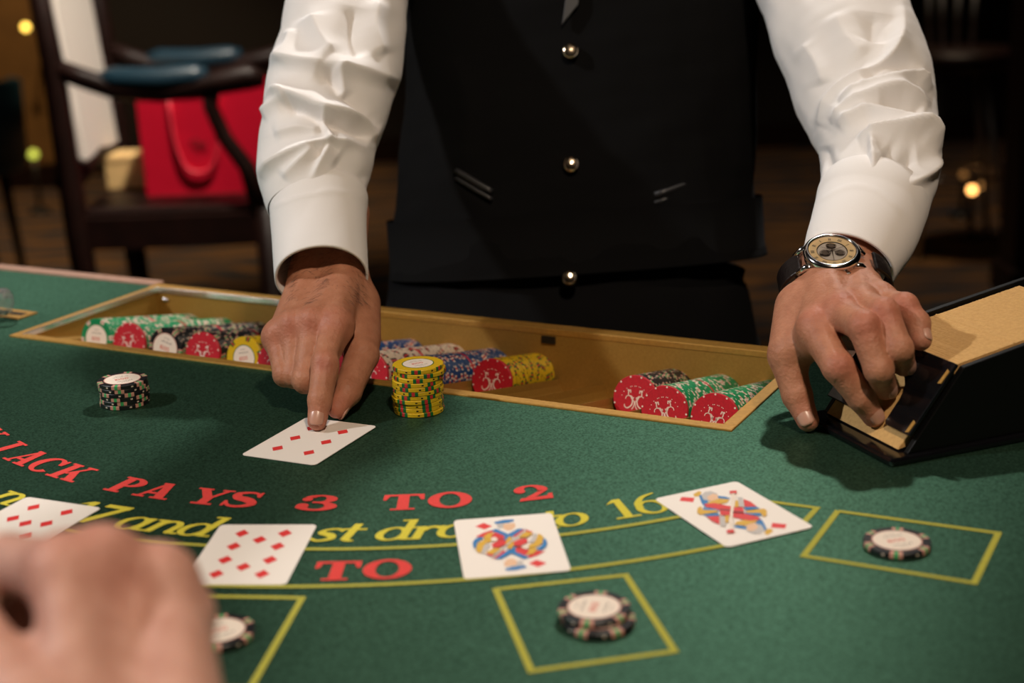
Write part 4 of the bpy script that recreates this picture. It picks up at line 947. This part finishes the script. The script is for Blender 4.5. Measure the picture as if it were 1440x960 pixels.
def sleeve_tube(rows, nu, nv, folds, flat=.86, amp=.0012, seed=1, thick=.0, inner=0, expo=2.0, offset=0.0, gain=1.0):
    """rows: (py, left px, right px, depth)"""
    cen = np.array([np.append(P_((l+r)/2, y, D), (r-l)/2*D/FPX) for y, l, r, D in rows]); S = catmull(cen, nu); n = len(S); C = S[:, :3]; A = S[:, 3]+offset
    T = np.gradient(C, axis=0); T /= np.linalg.norm(T, axis=1)[:, None]
    th = np.linspace(0, 2*math.pi, nv, endpoint=False); V = np.zeros((n, nv, 3)); Nn = np.zeros((n, nv, 3))
    for i in range(n):
        v = C[i]-CAM; v /= np.linalg.norm(v); s = nrm(np.cross(T[i], v)); d = nrm(np.cross(s, T[i])); 
        c, q = np.cos(th), np.sin(th); c2 = np.sign(c)*np.abs(c)**(2/expo); q2 = np.sign(q)*np.abs(q)**(2/expo)
        V[i] = C[i]+A[i]*(c2[:, None]*s+flat*q2[:, None]*d); Nn[i] = c[:, None]*s+q[:, None]*d/flat
        Nn[i] /= np.linalg.norm(Nn[i], axis=1)[:, None]
    P = V.reshape(-1, 3); N = Nn.reshape(-1, 3); px, py, D = proj(P); view = P-CAM; view /= np.linalg.norm(view, axis=1)[:, None]
    fac = np.clip(-(N*view).sum(1)*2.2+.35, 0, 1)
    end = np.repeat(np.clip((n-1-np.arange(n))/(.07*n), 0, 1), nv)
    disp = (fold_field(px, py, folds)*fac*gain + amp*fbm(P, 70, seed))*(end if not inner else 1)
    P = P+N*disp[:, None]; vs = P; fs = []
    for i in range(n-1):
        for j in range(nv):
            k = (j+1) % nv; fs.append((i*nv+j, i*nv+k, (i+1)*nv+k, (i+1)*nv+j))
    if inner:                                 # turn the hem inwards
        last = vs[(n-1)*nv:]; b = len(vs); c0 = C[-1]; up = T[-1]
        rad = last-c0; r1 = c0+rad*(1-.0022/np.maximum(np.linalg.norm(rad, axis=1), 1e-6))[:, None]; r2 = r1-up*inner
        vs = np.concatenate([vs, r1+up*.0004, r2])
        for q in range(2):
            o0 = (n-1)*nv if q == 0 else b; o1 = b+q*nv
            for j in range(nv):
                k = (j+1) % nv; fs.append((o0+j, o0+k, o1+k, o1+j))
    return MB().add(vs, fs)
LROW = [(-290, 500, 650, 1.54), (-150, 450, 620, 1.475), (-40, 412, 577, 1.420), (0, 405, 572, 1.400), (60, 393, 570, 1.375), (100, 381, 563, 1.360), (150, 371, 547, 1.338), (200, 364, 529, 1.315), (250, 363, 519, 1.295), (290, 377, 513, 1.278)]
LF = [([(378, 84), (412, 88), (447, 94), (490, 100), (533, 109), (560, 113)], .0060, 9, 22), ([(447, 96), (468, 112), (488, 134), (512, 158), (532, 182)], -.0065, 16, 14), ([(474, 98), (480, 114), (486, 134)], .0050, 7, 10),
      ([(376, 136), (394, 134), (412, 139), (452, 157), (485, 163), (512, 172), (530, 198)], .0075, 8, 20), ([(392, 147), (425, 152), (455, 168), (500, 184), (520, 196)], -.0060, 14, 8), ([(365, 160), (385, 148), (407, 141)], .0045, 9, 12),
      ([(452, 157), (459, 182), (461, 208)], .0036, 6, 6), ([(461, 208), (452, 228), (440, 250), (432, 270)], .0048, 5, 12), ([(364, 248), (380, 234), (398, 224), (425, 212), (452, 204), (482, 203), (512, 207)], .0050, 8, 16),
      ([(398, 252), (420, 232), (443, 212)], .0040, 12, 9), ([(470, 225), (490, 240), (512, 262)], -.0040, 16, 14), ([(440, 20), (450, 50), (470, 80)], .0050, 18, 16), ([(530, 0), (525, 40), (535, 80)], .0050, 14, 18), ([(500, 10), (492, 50), (500, 85)], -.0045, 16, 16), ([(410, 40), (405, 70), (392, 90)], .003, 10, 10), ([(385, 190), (420, 182), (450, 186)], .0035, 8, 14)]
DP.part(sleeve_tube(LROW, 26, 200, LF, seed=3, gain=1.7, amp=.0018), 'shirt_sleeve', M['shirt'], True)
LCUF = [(272, 383, 511, 1.286), (281, 380, 515, 1.282), (300, 382, 513.5, 1.273), (330, 385, 513.5, 1.259), (360, 387, 514, 1.242), (389, 389, 515, 1.222)]
DP.part(sleeve_tube(LCUF, 10, 120, [([(383, 290), (420, 277), (470, 268), (512, 280)], .0012, 4, 3)], seed=5, amp=.0004, inner=.05, offset=.0014), 'cuff', M['shirt'], True)
RROW = [(-280, 985, 1165, 1.55), (-150, 1015, 1225, 1.490), (-40, 1057, 1263, 1.432), (0, 1073, 1270, 1.410), (50, 1090, 1287, 1.382), (100, 1110, 1304, 1.355), (130, 1119, 1312, 1.340), (165, 1136, 1316, 1.320), (200, 1151, 1320, 1.290), (240, 1156, 1319, 1.260), (270, 1155, 1310, 1.240), (295, 1150, 1300, 1.224)]
RF = [([(1152, 178), (1166, 150), (1184, 128), (1216, 106), (1250, 84), (1264, 50), (1266, 10)], .0070, 18, 9), ([(1175, 20), (1190, 50), (1215, 80)], .003, 20, 20), ([(1215, 118), (1240, 98), (1268, 92), (1292, 104)], -.0055, 12, 12),
      ([(1184, 149), (1215, 131), (1259, 116), (1289, 107), (1312, 126)], .0070, 12, 7), ([(1171, 176), (1192, 158), (1215, 145), (1268, 128), (1312, 145)], .0058, 10, 8), ([(1238, 150), (1272, 147), (1300, 156)], -.0060, 9, 9),
      ([(1180, 181), (1204, 168), (1228, 160), (1276, 175), (1317, 199)], .0070, 9, 8), ([(1206, 194), (1237, 186), (1268, 183), (1298, 187), (1321, 215)], .0072, 12, 6), ([(1224, 195), (1226, 220), (1227, 245), (1234, 265)], .0050, 4, 14),
      ([(1240, 215), (1262, 228), (1290, 225)], -.0055, 16, 16), ([(1232, 262), (1252, 264), (1272, 263), (1303, 246), (1321, 222)], .0062, 8, 12), ([(1158, 205), (1166, 230), (1180, 252)], -.003, 10, 10), ([(1130, 60), (1150, 90), (1160, 120)], .0030, 18, 18), ([(1230, 20), (1226, 60)], -.005, 22, 22), ([(1290, 270), (1275, 290), (1268, 300)], .004, 6, 8)]
DP.part(sleeve_tube(RROW, 24, 200, RF, seed=4, gain=1.6, amp=.0018), 'shirt_sleeve', M['shirt'], True)
RCUF = [(272, 1160, 1302, 1.237), (282, 1152, 1303, 1.230), (300, 1148, 1297, 1.221), (325, 1141, 1287, 1.206), (350, 1134, 1271, 1.192), (372, 1130, 1257, 1.180)]
DP.part(sleeve_tube(RCUF, 10, 120, [([(1152, 282), (1193, 262), (1233, 268), (1272, 300)], .0012, 4, 3)], seed=6, amp=.0004, inner=.05, offset=.0014), 'cuff', M['shirt'], True)
VROW = [(-330, 640, 1000, 1.535), (-300, 590, 1045, 1.535), (-200, 570, 1068, 1.54), (0, 571, 1062, 1.55), (80, 571, 1062, 1.555), (150, 569, 1061, 1.56), (220, 563, 1059, 1.563), (260, 560, 1058, 1.565), (300, 556, 1061, 1.568), (340, 550, 1069, 1.571), (372, 546, 1077, 1.574)]
VF = [([(785, -60), (787, 120), (788, 390)], .0016, 3, 8), ([(1030, 60), (1040, 160), (1035, 250)], .004, 16, 16), ([(640, 80), (660, 160), (650, 240)], .004, 20, 20), ([(1050, 330), (1020, 300), (960, 300)], .004, 14, 14), ([(600, 180), (640, 260), (700, 300)], .003, 20, 20)]
def vest_part(r, nu, name, m, **k): return DP.part(sleeve_tube(r, nu, 160, VF, flat=.62, expo=2.5, **k), name, m, True)
vest_part(VROW, 14, 'vest', M['vest'], seed=8, amp=.002, inner=.06)
TROW = [(330, 556, 1052, 1.575), (380, 550, 1040, 1.58), (430, 540, 1052, 1.585), (480, 534, 1060, 1.59), (560, 530, 1075, 1.60), (680, 540, 1075, 1.62)]
vest_part(TROW, 8, 'trousers', M['trousers'], seed=9, amp=.002)
for sx in (-1, 1):
    DP.part(MB().tube([W(sx*.085, .06, -.10), W(sx*.09, .05, -.5), W(sx*.09, .05, -.90)], [.10, .085, .08], 18), 'trouser_leg', M['trousers'], True)
    DP.part(MB().tube([W(sx*.09, .08, -.90), W(sx*.092, -.02, -.905), W(sx*.094, -.12, -.915)], [.044, .044, .03], 14), 'shoe', M['black_plastic'], True)
def vest_surface(px, py):                     # first hit of the camera ray with the vest front
    r = np.array(VROW); y = np.clip(py, r[0, 0], r[-1, 0]); l = np.interp(y, r[:, 0], r[:, 1]); q = np.interp(y, r[:, 0], r[:, 2]); D = np.interp(y, r[:, 0], r[:, 3])
    a = (q-l)/2; x = (px-(l+q)/2)/a; b = .62*a*D/FPX; return P_(px, py, D-b*(max(0, 1-abs(x)**2.5))**(1/2.5)*1.0)
for px, py in ((802, 73), (803, 232), (801, 392)):
    S = vest_surface(px, min(py, 372)) if py < 380 else P_(px, py, proj(vest_surface(px, 372))[2]+.003)
    DP.part(MB().lathe([(.0078, -.004), (.0078, .0022), (.0070, .0034), (.0045, .0042), (0, .0045)], S-FWD*.002, -FWD+CY*.12, seg=28), 'button', M['button'], True)
for a, b in (((641, 240), (692, 270)), ((920, 275), (1046, 228))):
    q = [vest_surface(a[0]+(b[0]-a[0])*t, a[1]+(b[1]-a[1])*t)-FWD*.0030 for t in np.linspace(0, 1, 9)]
    DP.part(MB().tube(q, .0032, 8, flat=1.0), 'pocket_welt', M['vest_satin'], True)
    DP.part(MB().tube([p-CY*.0075 for p in q], .0022, 8), 'pocket_welt', M['vest_satin'], True)
S0 = [vest_surface(x, y)-FWD*.0045 for x, y in ((790, 36), (813, 8), (822, -60), (796, -60), (795, 0))]
DP.part(MB().prism(S0, FWD*.004), 'tie', M['tie'], bevel=.001)
# collar and shirt front above the vest's opening (outside the frame)
DP.part(MB().tube([W(0, -.03, .545), W(0, -.055, .60)], [.066, .062], 24), 'shirt_collar', M['shirt'], True)

# ------------------------------------------------------------------ wristwatch
wn = nrm(-CX*.06+CY*.76-FWD*.66); ws = nrm(CX-wn*(CX @ wn)-CY*.04); ws = nrm(ws-wn*(ws @ wn)); wt = np.cross(wn, ws)
if wt @ CY > 0: wt = -wt                       # wt points along the arm towards the hand
WC = P_(1169, 364, 1.128)
watch = Root('wristwatch', WC, 'steel chronograph watch with cream dial and dark strap on the wrist', 'watch')
watch.part(MB().lathe([(.0150, -.004), (.0195, -.0022), (.0205, 0), (.0205, .0042), (.0195, .0048)], WC, wn, 48), 'case', M['steel'], True)
watch.part(MB().lathe([(.0180, .0046), (.0212, .0046), (.0216, .0060), (.0208, .0078), (.0192, .0092), (.0176, .0090), (.0176, .0070), (.0180, .0046)], WC, wn, 56, closed=True), 'bezel', M['steel'], True)
dial = watch.part(MB().lathe([(0, .0072), (.0178, .0072)], WC, wn, 48, closed=True), 'dial', M['dial'])
def WP(x, y, z): return WC+ws*x-wt*y+wn*z     # dial coordinates: x to the right, y to twelve o'clock side
for k in range(12):                           # hour numerals as stroke groups
    a = math.radians(90-30*k); mb = MB(); ns = (2, 3, 1, 2, 2, 3, 2, 3, 2, 3, 2, 1)[k]
    for j in range(ns):
        off = (j-(ns-1)/2)*.0011; c = np.array([math.cos(a), math.sin(a)]); t = np.array([-c[1], c[0]])
        q = [c*.0132+t*(off-.0003), c*.0132+t*(off+.0003), c*.0160+t*(off+.0003), c*.0160+t*(off-.0003)]
        mb.add([WP(x, y, .0074) for x, y in q], [(0, 1, 2, 3)])
    watch.part(mb, 'numeral', M['dial_dark'], parent=dial)
watch.part(MB().lathe([(.0108, .0074), (.0116, .0076), (.0116, .0072)], WC, wn, 40, closed=True), 'dial_ring', M['steel'], parent=dial)
watch.part(MB().lathe([(0, .0073), (.0108, .0073)], WC, wn, 40, closed=True), 'skeleton_plate', M['ink_grey'], parent=dial)
for x, y, r in ((.0, .0060, .0040), (.0056, -.0028, .0040), (-.0056, -.0028, .0044)):
    o = WP(x, y, .0); watch.part(MB().lathe([(0, .0075), (r*.7, .0075), (r*.7, .0079), (r, .0079), (r, .0074)], o, wn, 24, closed=True), 'subdial', M['steel'], parent=dial)
    watch.part(MB().lathe([(0, .0081), (r*.55, .0081)], o, wn, 16, closed=True), 'subdial_face', M['dial_dark'], parent=dial)
for a, l in ((25, .0135), (150, .0095), (270, .0125)):
    c = np.array([math.cos(math.radians(a)), math.sin(math.radians(a))]); t = np.array([-c[1], c[0]])
    watch.part(MB().add([WP(*(c*s0+t*w), .0084) for s0, w in ((-.003, -.0004), (l, -.00015), (l, .00015), (-.003, .0004))], [(0, 1, 2, 3)]), 'hand', M['steel'], parent=dial)
watch.part(MB().lathe([(.0177, .0086), (.0120, .0091), (0, .0092)], WC, wn, 40, closed=True), 'crystal', M['glass'], True)
for off, r in ((0, .0030), (-.0085, .0022), (.0085, .0022)):
    a = math.radians(-90)+off/.0205; d = ws*math.cos(a)-wt*math.sin(a)
    watch.part(MB().lathe([(r*.6, 0), (r*.6, .0016), (r, .0018), (r, .0048), (r*.8, .0054), (0, .0055)], WC+wn*.002+d*.0198, d, 16), 'crown' if off == 0 else 'pusher', M['steel'], True)
for sx in (-1, 1):
    for sy in (-1, 1):
        q = [WP(sx*.0145, sy*.0118, .0020), WP(sx*.0205, sy*.0112, .0012), WP(sx*.0262, sy*.0105, -.0050)]
        watch.part(MB().tube(q, [.0030, .0028, .0020], 8), 'lug', M['steel'], True)
# strap: a leather band that follows the wrist
cS = WC-wn*.0235
mb = MB(); vs = []; n = 56; a0, a1 = math.radians(42), math.radians(360-42+0)
for i in range(n+1):
    a = a0+(a1-a0)*i/n; wd_ = .0102 if .1 < i/n < .9 else .0102
    for rr in (1.0, 1.075):
        for sgn in (-1, 1):
            p = cS+wn*(.0272*math.cos(a)*rr)+ws*(.0400*math.sin(a)*rr+.0045)+wt*(sgn*wd_-.0); vs.append(p)
fs = []
for i in range(n):
    b = i*4; c = b+4; fs += [(b, b+1, c+1, c), (b+2, c+2, c+3, b+3), (b, c, c+2, b+2), (b+1, b+3, c+3, c+1)]
fs += [(0, 2, 3, 1), (n*4, n*4+1, n*4+3, n*4+2)]
watch.part(mb.add(vs, fs), 'strap', M['strap'], bevel=.0006)

# ------------------------------------------------------------------ the player's hand in the foreground
PLc = P_(230, 1250, .47)
pm = dict(w1=P_(150, 1120, .510), w2=P_(245, 1120, .515), m2=P_(92, 806, .562), m3=P_(146, 795, .570), m4=P_(226, 818, .576), m5=P_(252, 868, .578))
pidx = [(pm['m2'], .0135), (P_(12, 790, .598), .0112), (P_(-45, 845, .585), .0100), (P_(-30, 905, .566), .0085)]
pmid = [(pm['m3'], .0140), (P_(52, 815, .614), .0130), (P_(22, 866, .606), .0128), (P_(50, 930, .595), .0100)]
prng = [(pm['m4'], .0125), (P_(205, 830, .615), .0102), (P_(190, 900, .610), .0092), (P_(190, 935, .595), .0082)]
ppky = [(pm['m5'], .0112), (P_(245, 880, .612), .0090), (P_(230, 930, .605), .0082), (P_(225, 950, .592), .0074)]
pthb = [(P_(120, 1065, .515), .0165), (P_(40, 995, .520), .0130), (P_(-6, 930, .538), .0112), (P_(-28, 880, .556), .0090)]
ppalm = [(pm['w1'], pm['m2'], .0190, .0118), (pm['w1'], pm['m3'], .0190, .0130), (pm['w2'], pm['m4'], .0190, .0122), (pm['w2'], pm['m5'], .0190, .0115),
         (pm['w1'], P_(240, 1500, .44), .0190, .027), (pm['w2'], P_(290, 1500, .44), .0190, .027), (P_(140, 1050, .53), P_(105, 930, .57), .018, .013), (P_(230, 1030, .535), P_(220, 930, .58), .016, .013)]
ext = []
for q, mm in (('w1', 'm2'), ('w1', 'm3'), ('w2', 'm4'), ('w2', 'm5')):
    a = pm[q]*.45+pm[mm]*.55-FWD*.0125; b = pm[mm]-FWD*.0105+CY*.002; ext.append((a, b, .0022, .0034, .008)); ext.append((pm[mm]-FWD*.002+CY*.002, pm[mm]-FWD*.002+CY*.0021, .0115, .0115, .006))
Vf, Qf = hand_field(ppalm, [pidx, pmid, prng, ppky, pthb], ext, carves=[(P_(182, 840, .546), P_(180, 1020, .494), .0055, .022)], h=.0016)
Tf = skin_tint(Vf, [(pm['m3'], .016, RED), (pm['m4'], .014, PINK), (pm['m2'], .014, RED)], base=np.array([.60, .35, .285]))
player = skin_mesh_obj('person', Vf, Qf, Tf, M['skin'], PLc)
tag(player, "player's blurred loose fist and forearm in the near left corner", 'person')
class PlayerPart:
    o = player; loc = PLc
    part = Root.part
PP = PlayerPart()
PP.part(MB().tube([P_(250, 1400, .455), P_(270, 1600, .435), P_(330, 2100, .40)], [.034, .040, .048], 24), 'sleeve', M['vest'], True)

# ------------------------------------------------------------------ furniture behind the dealer
def seat_pts(pts, D): return [P_(x, y, D) for x, y in pts]
CHY0, CHY1 = 3.36, 3.84                        # near and far side of the armchair (depth along the camera axis)
def cz(py, D): return P_(0, py, D)[2]
SEATZ = TZ-.255; XB, XF = -.985, -.53; YN, YF = float(P_(100, 275, 3.40)[1]), float(P_(100, 250, 3.86)[1])
chair = Root('armchair', ((XB+XF)/2, (YN+YF)/2, 0), 'tall dark wooden armchair with white back and teal arm pads', 'armchair')
ARMZ = TZ+.035
for Y in (YN, YF):
    # rear post: raked back above the seat
    chair.part(MB().tube([(XB+.03, Y, 0), (XB, Y, SEATZ-.05), (XB-.012, Y, ARMZ+.05), (XB-.045, Y, ARMZ+.45)], [.024, .030, .026, .020], 10), 'rear_post', M['wood_dark'], True)
    chair.part(MB().tube([(XF-.02, Y, 0), (XF-.02, Y, SEATZ)], [.022, .030], 10), 'front_leg', M['wood_dark'], True)
    # arm: wood sweep with padded middle
    chair.part(MB().tube([(XB-.02, Y, ARMZ+.045), (XB+.05, Y, ARMZ+.015), (XB+.12, Y, ARMZ-.012), (XB+.22, Y, ARMZ-.024), (XB+.33, Y, ARMZ-.010), (XB+.42, Y, ARMZ+.004), (XB+.455, Y, ARMZ-.002)], [.022, .024, .024, .022, .026, .030, .018], 10), 'arm', M['wood_dark'], True)
    chair.part(MB().tube([(XB+.09, Y, ARMZ+.014), (XB+.12, Y, ARMZ+.010), (XB+.22, Y, ARMZ+.004), (XB+.30, Y, ARMZ+.010), (XB+.33, Y, ARMZ+.016)], [.014, .027, .029, .027, .014], 12), 'arm_pad', M['blue_pad'], True)
    chair.part(MB().tube([(XF-.12, Y, ARMZ), (XF-.125, Y, ARMZ-.06), (XF-.10, Y, ARMZ-.13), (XF-.055, Y, ARMZ-.20), (XF-.03, Y, SEATZ-.02)], [.020, .018, .018, .020, .024], 10), 'arm_support', M['wood_dark'], True)
    chair.part(MB().tube([(XB+.015, Y, .30), (XF-.02, Y, .30)], .014, 8), 'stretcher', M['wood_dark'], True)
    chair.part(MB().box((XB, Y-.014, SEATZ-.085), (XF-.02, Y+.014, SEATZ-.012)), 'seat_rail', M['wood_dark'])
for X in (XB, XF-.02): chair.part(MB().box((X-.014, YN+.014, SEATZ-.085), (X+.014, YF-.014, SEATZ-.012)), 'seat_rail', M['wood_dark'])
chair.part(MB().box((XB+.01, YN+.012, SEATZ-.02), (XF-.005, YF-.012, SEATZ+.006)), 'seat', M['wood_dark'], bevel=.01)
chair.part(MB().hexa([(XB-.020, YN+.10, SEATZ+.10), (XB+.012, YN+.10, SEATZ+.10), (XB+.012, YF-.06, SEATZ+.10), (XB-.020, YF-.06, SEATZ+.10), (XB-.072, YN+.10, ARMZ+.42), (XB-.036, YN+.10, ARMZ+.42), (XB-.036, YF-.06, ARMZ+.42), (XB-.072, YF-.06, ARMZ+.42)]), 'backrest', M['white_fabric'], bevel=.008)
chair.part(MB().tube([(XB-.010, YN, SEATZ+.07), (XB-.012, (YN+YF)/2, SEATZ+.10), (XB-.010, YF, SEATZ+.07)], .030, 10), 'back_rail', M['wood_dark'], True)
chair.part(MB().tube([(XB-.046, YN-.02, ARMZ+.45), (XB-.046, (YN+YF)/2, ARMZ+.47), (XB-.046, YF+.02, ARMZ+.45)], .026, 10), 'crest_rail', M['wood_dark'], True)
# red gift bag on the seat
BX0, BX1 = P_(203, 200, 3.55)[0], P_(388, 200, 3.55)[0]; BY = float(P_(290, 255, 3.55)[1]); BZ0 = SEATZ+.006; BZ1 = float(P_(290, 114, 3.55)[2])
bag = Root('gift_bag', ((BX0+BX1)/2, BY+.05, BZ0), 'shiny red paper gift bag with cord handle on the wooden armchair', 'bag')
t_ = .0016
bag.part(MB().hexa([(BX0, BY, BZ0), (BX1, BY, BZ0), (BX1, BY+t_, BZ0), (BX0, BY+t_, BZ0), (BX0-.002, BY-.006, BZ1), (BX1+.002, BY-.006, BZ1), (BX1+.002, BY-.006+t_, BZ1), (BX0-.002, BY-.006+t_, BZ1)]), 'front_panel', M['bag_red'])
bag.part(MB().hexa([(BX0, BY+.11, BZ0), (BX1, BY+.11, BZ0), (BX1, BY+.11+t_, BZ0), (BX0, BY+.11+t_, BZ0), (BX0-.002, BY+.116, BZ1), (BX1+.002, BY+.116, BZ1), (BX1+.002, BY+.116+t_, BZ1), (BX0-.002, BY+.116+t_, BZ1)]), 'back_panel', M['bag_red'])
for X, s in ((BX0, 1), (BX1, -1)):
    bag.part(MB().add([(X, BY, BZ0), (X, BY+.11, BZ0), (X, BY+.116, BZ1), (X+s*.018, BY+.055, BZ1), (X, BY-.006, BZ1), (X+s*.006, BY+.055, BZ0)], [(0, 5, 3, 4), (5, 1, 2, 3)]), 'side_gusset', M['bag_red'])
bag.part(MB().box((BX0, BY, BZ0), (BX1, BY+.11, BZ0+.002)), 'bottom', M['bag_red'])
bag.part(MB().box((BX0+.055, BY-.0075, BZ1-.030), (BX0+.195, BY-.0062, BZ1-.018)), 'handle_strip', M['bag_strip'])
def cord(x0, x1, zt, zb, y): return [(x0+(x1-x0)*(.5-.5*math.cos(math.pi*t))+0, y, zb+(zt-zb)*abs(2*t-1)**2.6) for t in np.linspace(0, 1, 21)]
bag.part(MB().tube(cord(BX0+.076, BX0+.188, BZ1-.028, BZ1-.205, BY-.012), .0045, 8), 'handle', M['bag_cord'], True)
bag.part(MB().tube([(BX0+.076, BY+.122, BZ1-.02), (BX0+.08, BY+.126, BZ1-.10), (BX0+.13, BY+.126, BZ1-.18), (BX0+.18, BY+.126, BZ1-.10), (BX0+.188, BY+.122, BZ1-.02)], .0045, 8), 'handle', M['bag_cord'], True)
LX = (BX0+BX1)/2-.02; lz = BZ0+.115
emb = MB()
for q in ST([(-.022, .010), (-.006, .016), (.006, .004), (.020, .012)], [.004, .006, .006, .003])+ST([(-.014, -.006), (.002, .002), (.016, -.002)], [.003, .005, .003]):
    emb.add([(LX+x, BY-.0072, lz+z) for x, z in q], [tuple(range(len(q)))])
bag.part(emb, 'printed_emblem', M['bag_print'])
# tan paper box behind the bag
TX0, TX1 = P_(150, 250, 3.66)[0], P_(212, 250, 3.66)[0]; TY = float(P_(180, 262, 3.66)[1])
tb = Root('paper_box', ((TX0+TX1)/2, TY+.05, BZ0), 'small tan paper box on the armchair seat beside the red bag', 'box')
tb.part(MB().box((TX0, TY, BZ0), (TX1, TY+.10, BZ0+.075)), 'box_body', M['tan_box'], bevel=.003)
tb.part(MB().box((TX0-.002, TY-.002, BZ0+.066), (TX1+.002, TY+.102, BZ0+.084)), 'lid', M['tan_box'], bevel=.003)

# teal tub chair at the far left
tc_ = P_(-48, 150, 5.2); tcx, tcy = float(tc_[0]), float(tc_[1])
tub = Root('tub_chair', (tcx, tcy, 0), 'dark teal leather tub chair cut off by the left edge', 'armchair')
zt0, zt1 = float(P_(0, 195, 5.2)[2]), float(P_(0, 114, 5.2)[2])
ang = np.linspace(math.radians(-200), math.radians(20), 26); mb = MB(); vs = []
for a in ang:
    for r, z in ((.25, zt0-.1), (.26, zt1-.01), (.225, zt1), (.20, zt1-.01), (.19, zt0-.1)): vs.append((tcx-.10+r*math.cos(a), tcy+.1+r*math.sin(a), z))
fs = [(i*5+j, (i+1)*5+j, (i+1)*5+j+1, i*5+j+1) for i in range(len(ang)-1) for j in range(4)]+[(i*5+4, (i+1)*5+4, (i+1)*5, i*5) for i in range(len(ang)-1)]+[(0, 1, 2, 3, 4), tuple(len(vs)-5+j for j in (4, 3, 2, 1, 0))]
tub.part(mb.add(vs, fs), 'curved_back', M['teal_leather'], True)
tub.part(MB().lathe([(.0, zt0-.13), (.24, zt0-.13), (.25, zt0-.11), (.25, zt0-.04), (.22, zt0-.02), (0, zt0-.015)], (tcx-.10, tcy+.1, 0), seg=28), 'seat', M['teal_leather'], True)
for a in (45, 135, 225, 315):
    c, s = math.cos(math.radians(a)), math.sin(math.radians(a)); tub.part(MB().tube([(tcx-.10+.21*c, tcy+.1+.21*s, 0), (tcx-.10+.17*c, tcy+.1+.17*s, zt0-.12)], [.014, .022], 8), 'leg', M['wood_dark'], True)

# gold column with a wall lamp, far left
gx = float(P_(38, 120, 7.9)[0]); gy = 8.0
col_ = Root('gold_column', (gx, gy, 0), 'gold panelled column glowing dimly at the far left', 'column')
col_.part(MB().box((gx-.17, gy-.12, 0), (gx+.17, gy+.12, .12)), 'plinth', M['wood_dark'])
col_.part(MB().box((gx-.14, gy-.10, .12), (gx+.14, gy+.10, H-.12)), 'shaft', M['gold_panel'], bevel=.01)
col_.part(MB().box((gx-.17, gy-.12, H-.12), (gx+.17, gy+.12, H)), 'capital', M['wood_dark'])
def wall_lamp(px, py, D, m, label, r, name='wall_lamp'):
    p = P_(px, py, D); q = Root(name, p, label, 'lamp', 'small glowing lamps in the background')
    q.part(MB().lathe([(0, -r), (r*.7, -r*.7), (r, 0), (r*.7, r*.7), (0, r)], p, seg=16), 'globe', m, True)
    return p, q
p, q = wall_lamp(36, 38, 7.40, M['lamp_yellow'], 'small round yellow lamp on the gold column', .018)
q.part(MB().tube([p+(0, .015, 0), (p[0], gy-.10, p[2])], .008, 8), 'arm', M['dark_metal'], True)
def bollard(px, py, D, m, label, r):
    p, q = wall_lamp(px, py, D, m, label, r, 'bollard_lamp')
    q.part(MB().tube([(p[0], p[1], 0), (p[0], p[1], p[2]-r*.8)], .012, 8), 'stem', M['dark_metal'], True)
    q.part(MB().lathe([(.05, 0), (.05, .012), (.014, .02)], (p[0], p[1], 0), seg=20), 'base', M['dark_metal'], True)
bollard(47, 217, 7.2, M['lamp_green'], 'small greenish floor lamp below the gold column', .022)
bollard(1367, 267, 5.9, M['lamp_orange'], 'small bright orange floor lamp beyond the right sleeve', .017)
bollard(1355, 246, 6.3, M['lamp_dim'], 'dim orange floor lamp just above the bright one', .015)

# chrome bar stool in the dark on the right
sp = P_(1352, 82, 5.6); sx_, sy_, sz_ = (float(v) for v in sp)
stool = Root('bar_stool', (sx_, sy_, 0), 'chrome legged bar stool with dark seat in the gloom on the right', 'stool')
stool.part(MB().lathe([(0, -.03), (.19, -.03), (.205, -.015), (.205, .02), (.18, .038), (0, .042)], sp, seg=32), 'seat', M['wood_dark'], True)
for a in (40, 130, 220, 310):
    c, s = math.cos(math.radians(a)), math.sin(math.radians(a))
    stool.part(MB().tube([(sx_+.24*c, sy_+.24*s, 0), (sx_+.10*c, sy_+.10*s, sz_-.03)], .013, 10), 'leg', M['chrome'], True)
rr = [(sx_+.185*math.cos(t), sy_+.185*math.sin(t), .30) for t in np.linspace(0, 2*math.pi, 33)]
stool.part(MB().tube(rr, .010, 8, cap=False), 'foot_ring', M['chrome'], True)
for a in (60, 80, 100, 120):
    c, s = math.cos(math.radians(a)), math.sin(math.radians(a)); stool.part(MB().tube([(sx_+.16*c, sy_+.16*s, sz_+.02), (sx_+.19*c, sy_+.19*s, sz_+.33)], .009, 8), 'back_rod', M['chrome'], True)
stool.part(MB().tube([(sx_+.19*math.cos(t), sy_+.19*math.sin(t), sz_+.33) for t in np.linspace(math.radians(45), math.radians(135), 9)], .016, 10), 'back_rest', M['chrome'], True)
cxr = float(P_(1462, 200, 5.0)[0]); cyr = float(P_(1462, 200, 5.0)[1])
pc_ = Root('wooden_post', (cxr, cyr, 0), 'dark wooden post at the right edge', 'post')
pc_.part(MB().box((cxr-.09, cyr-.09, .1), (cxr+.09, cyr+.09, H)), 'shaft', M['wood_dark'], bevel=.008)
pc_.part(MB().box((cxr-.11, cyr-.11, 0), (cxr+.11, cyr+.11, .1)), 'plinth', M['wood_dark'], bevel=.008)
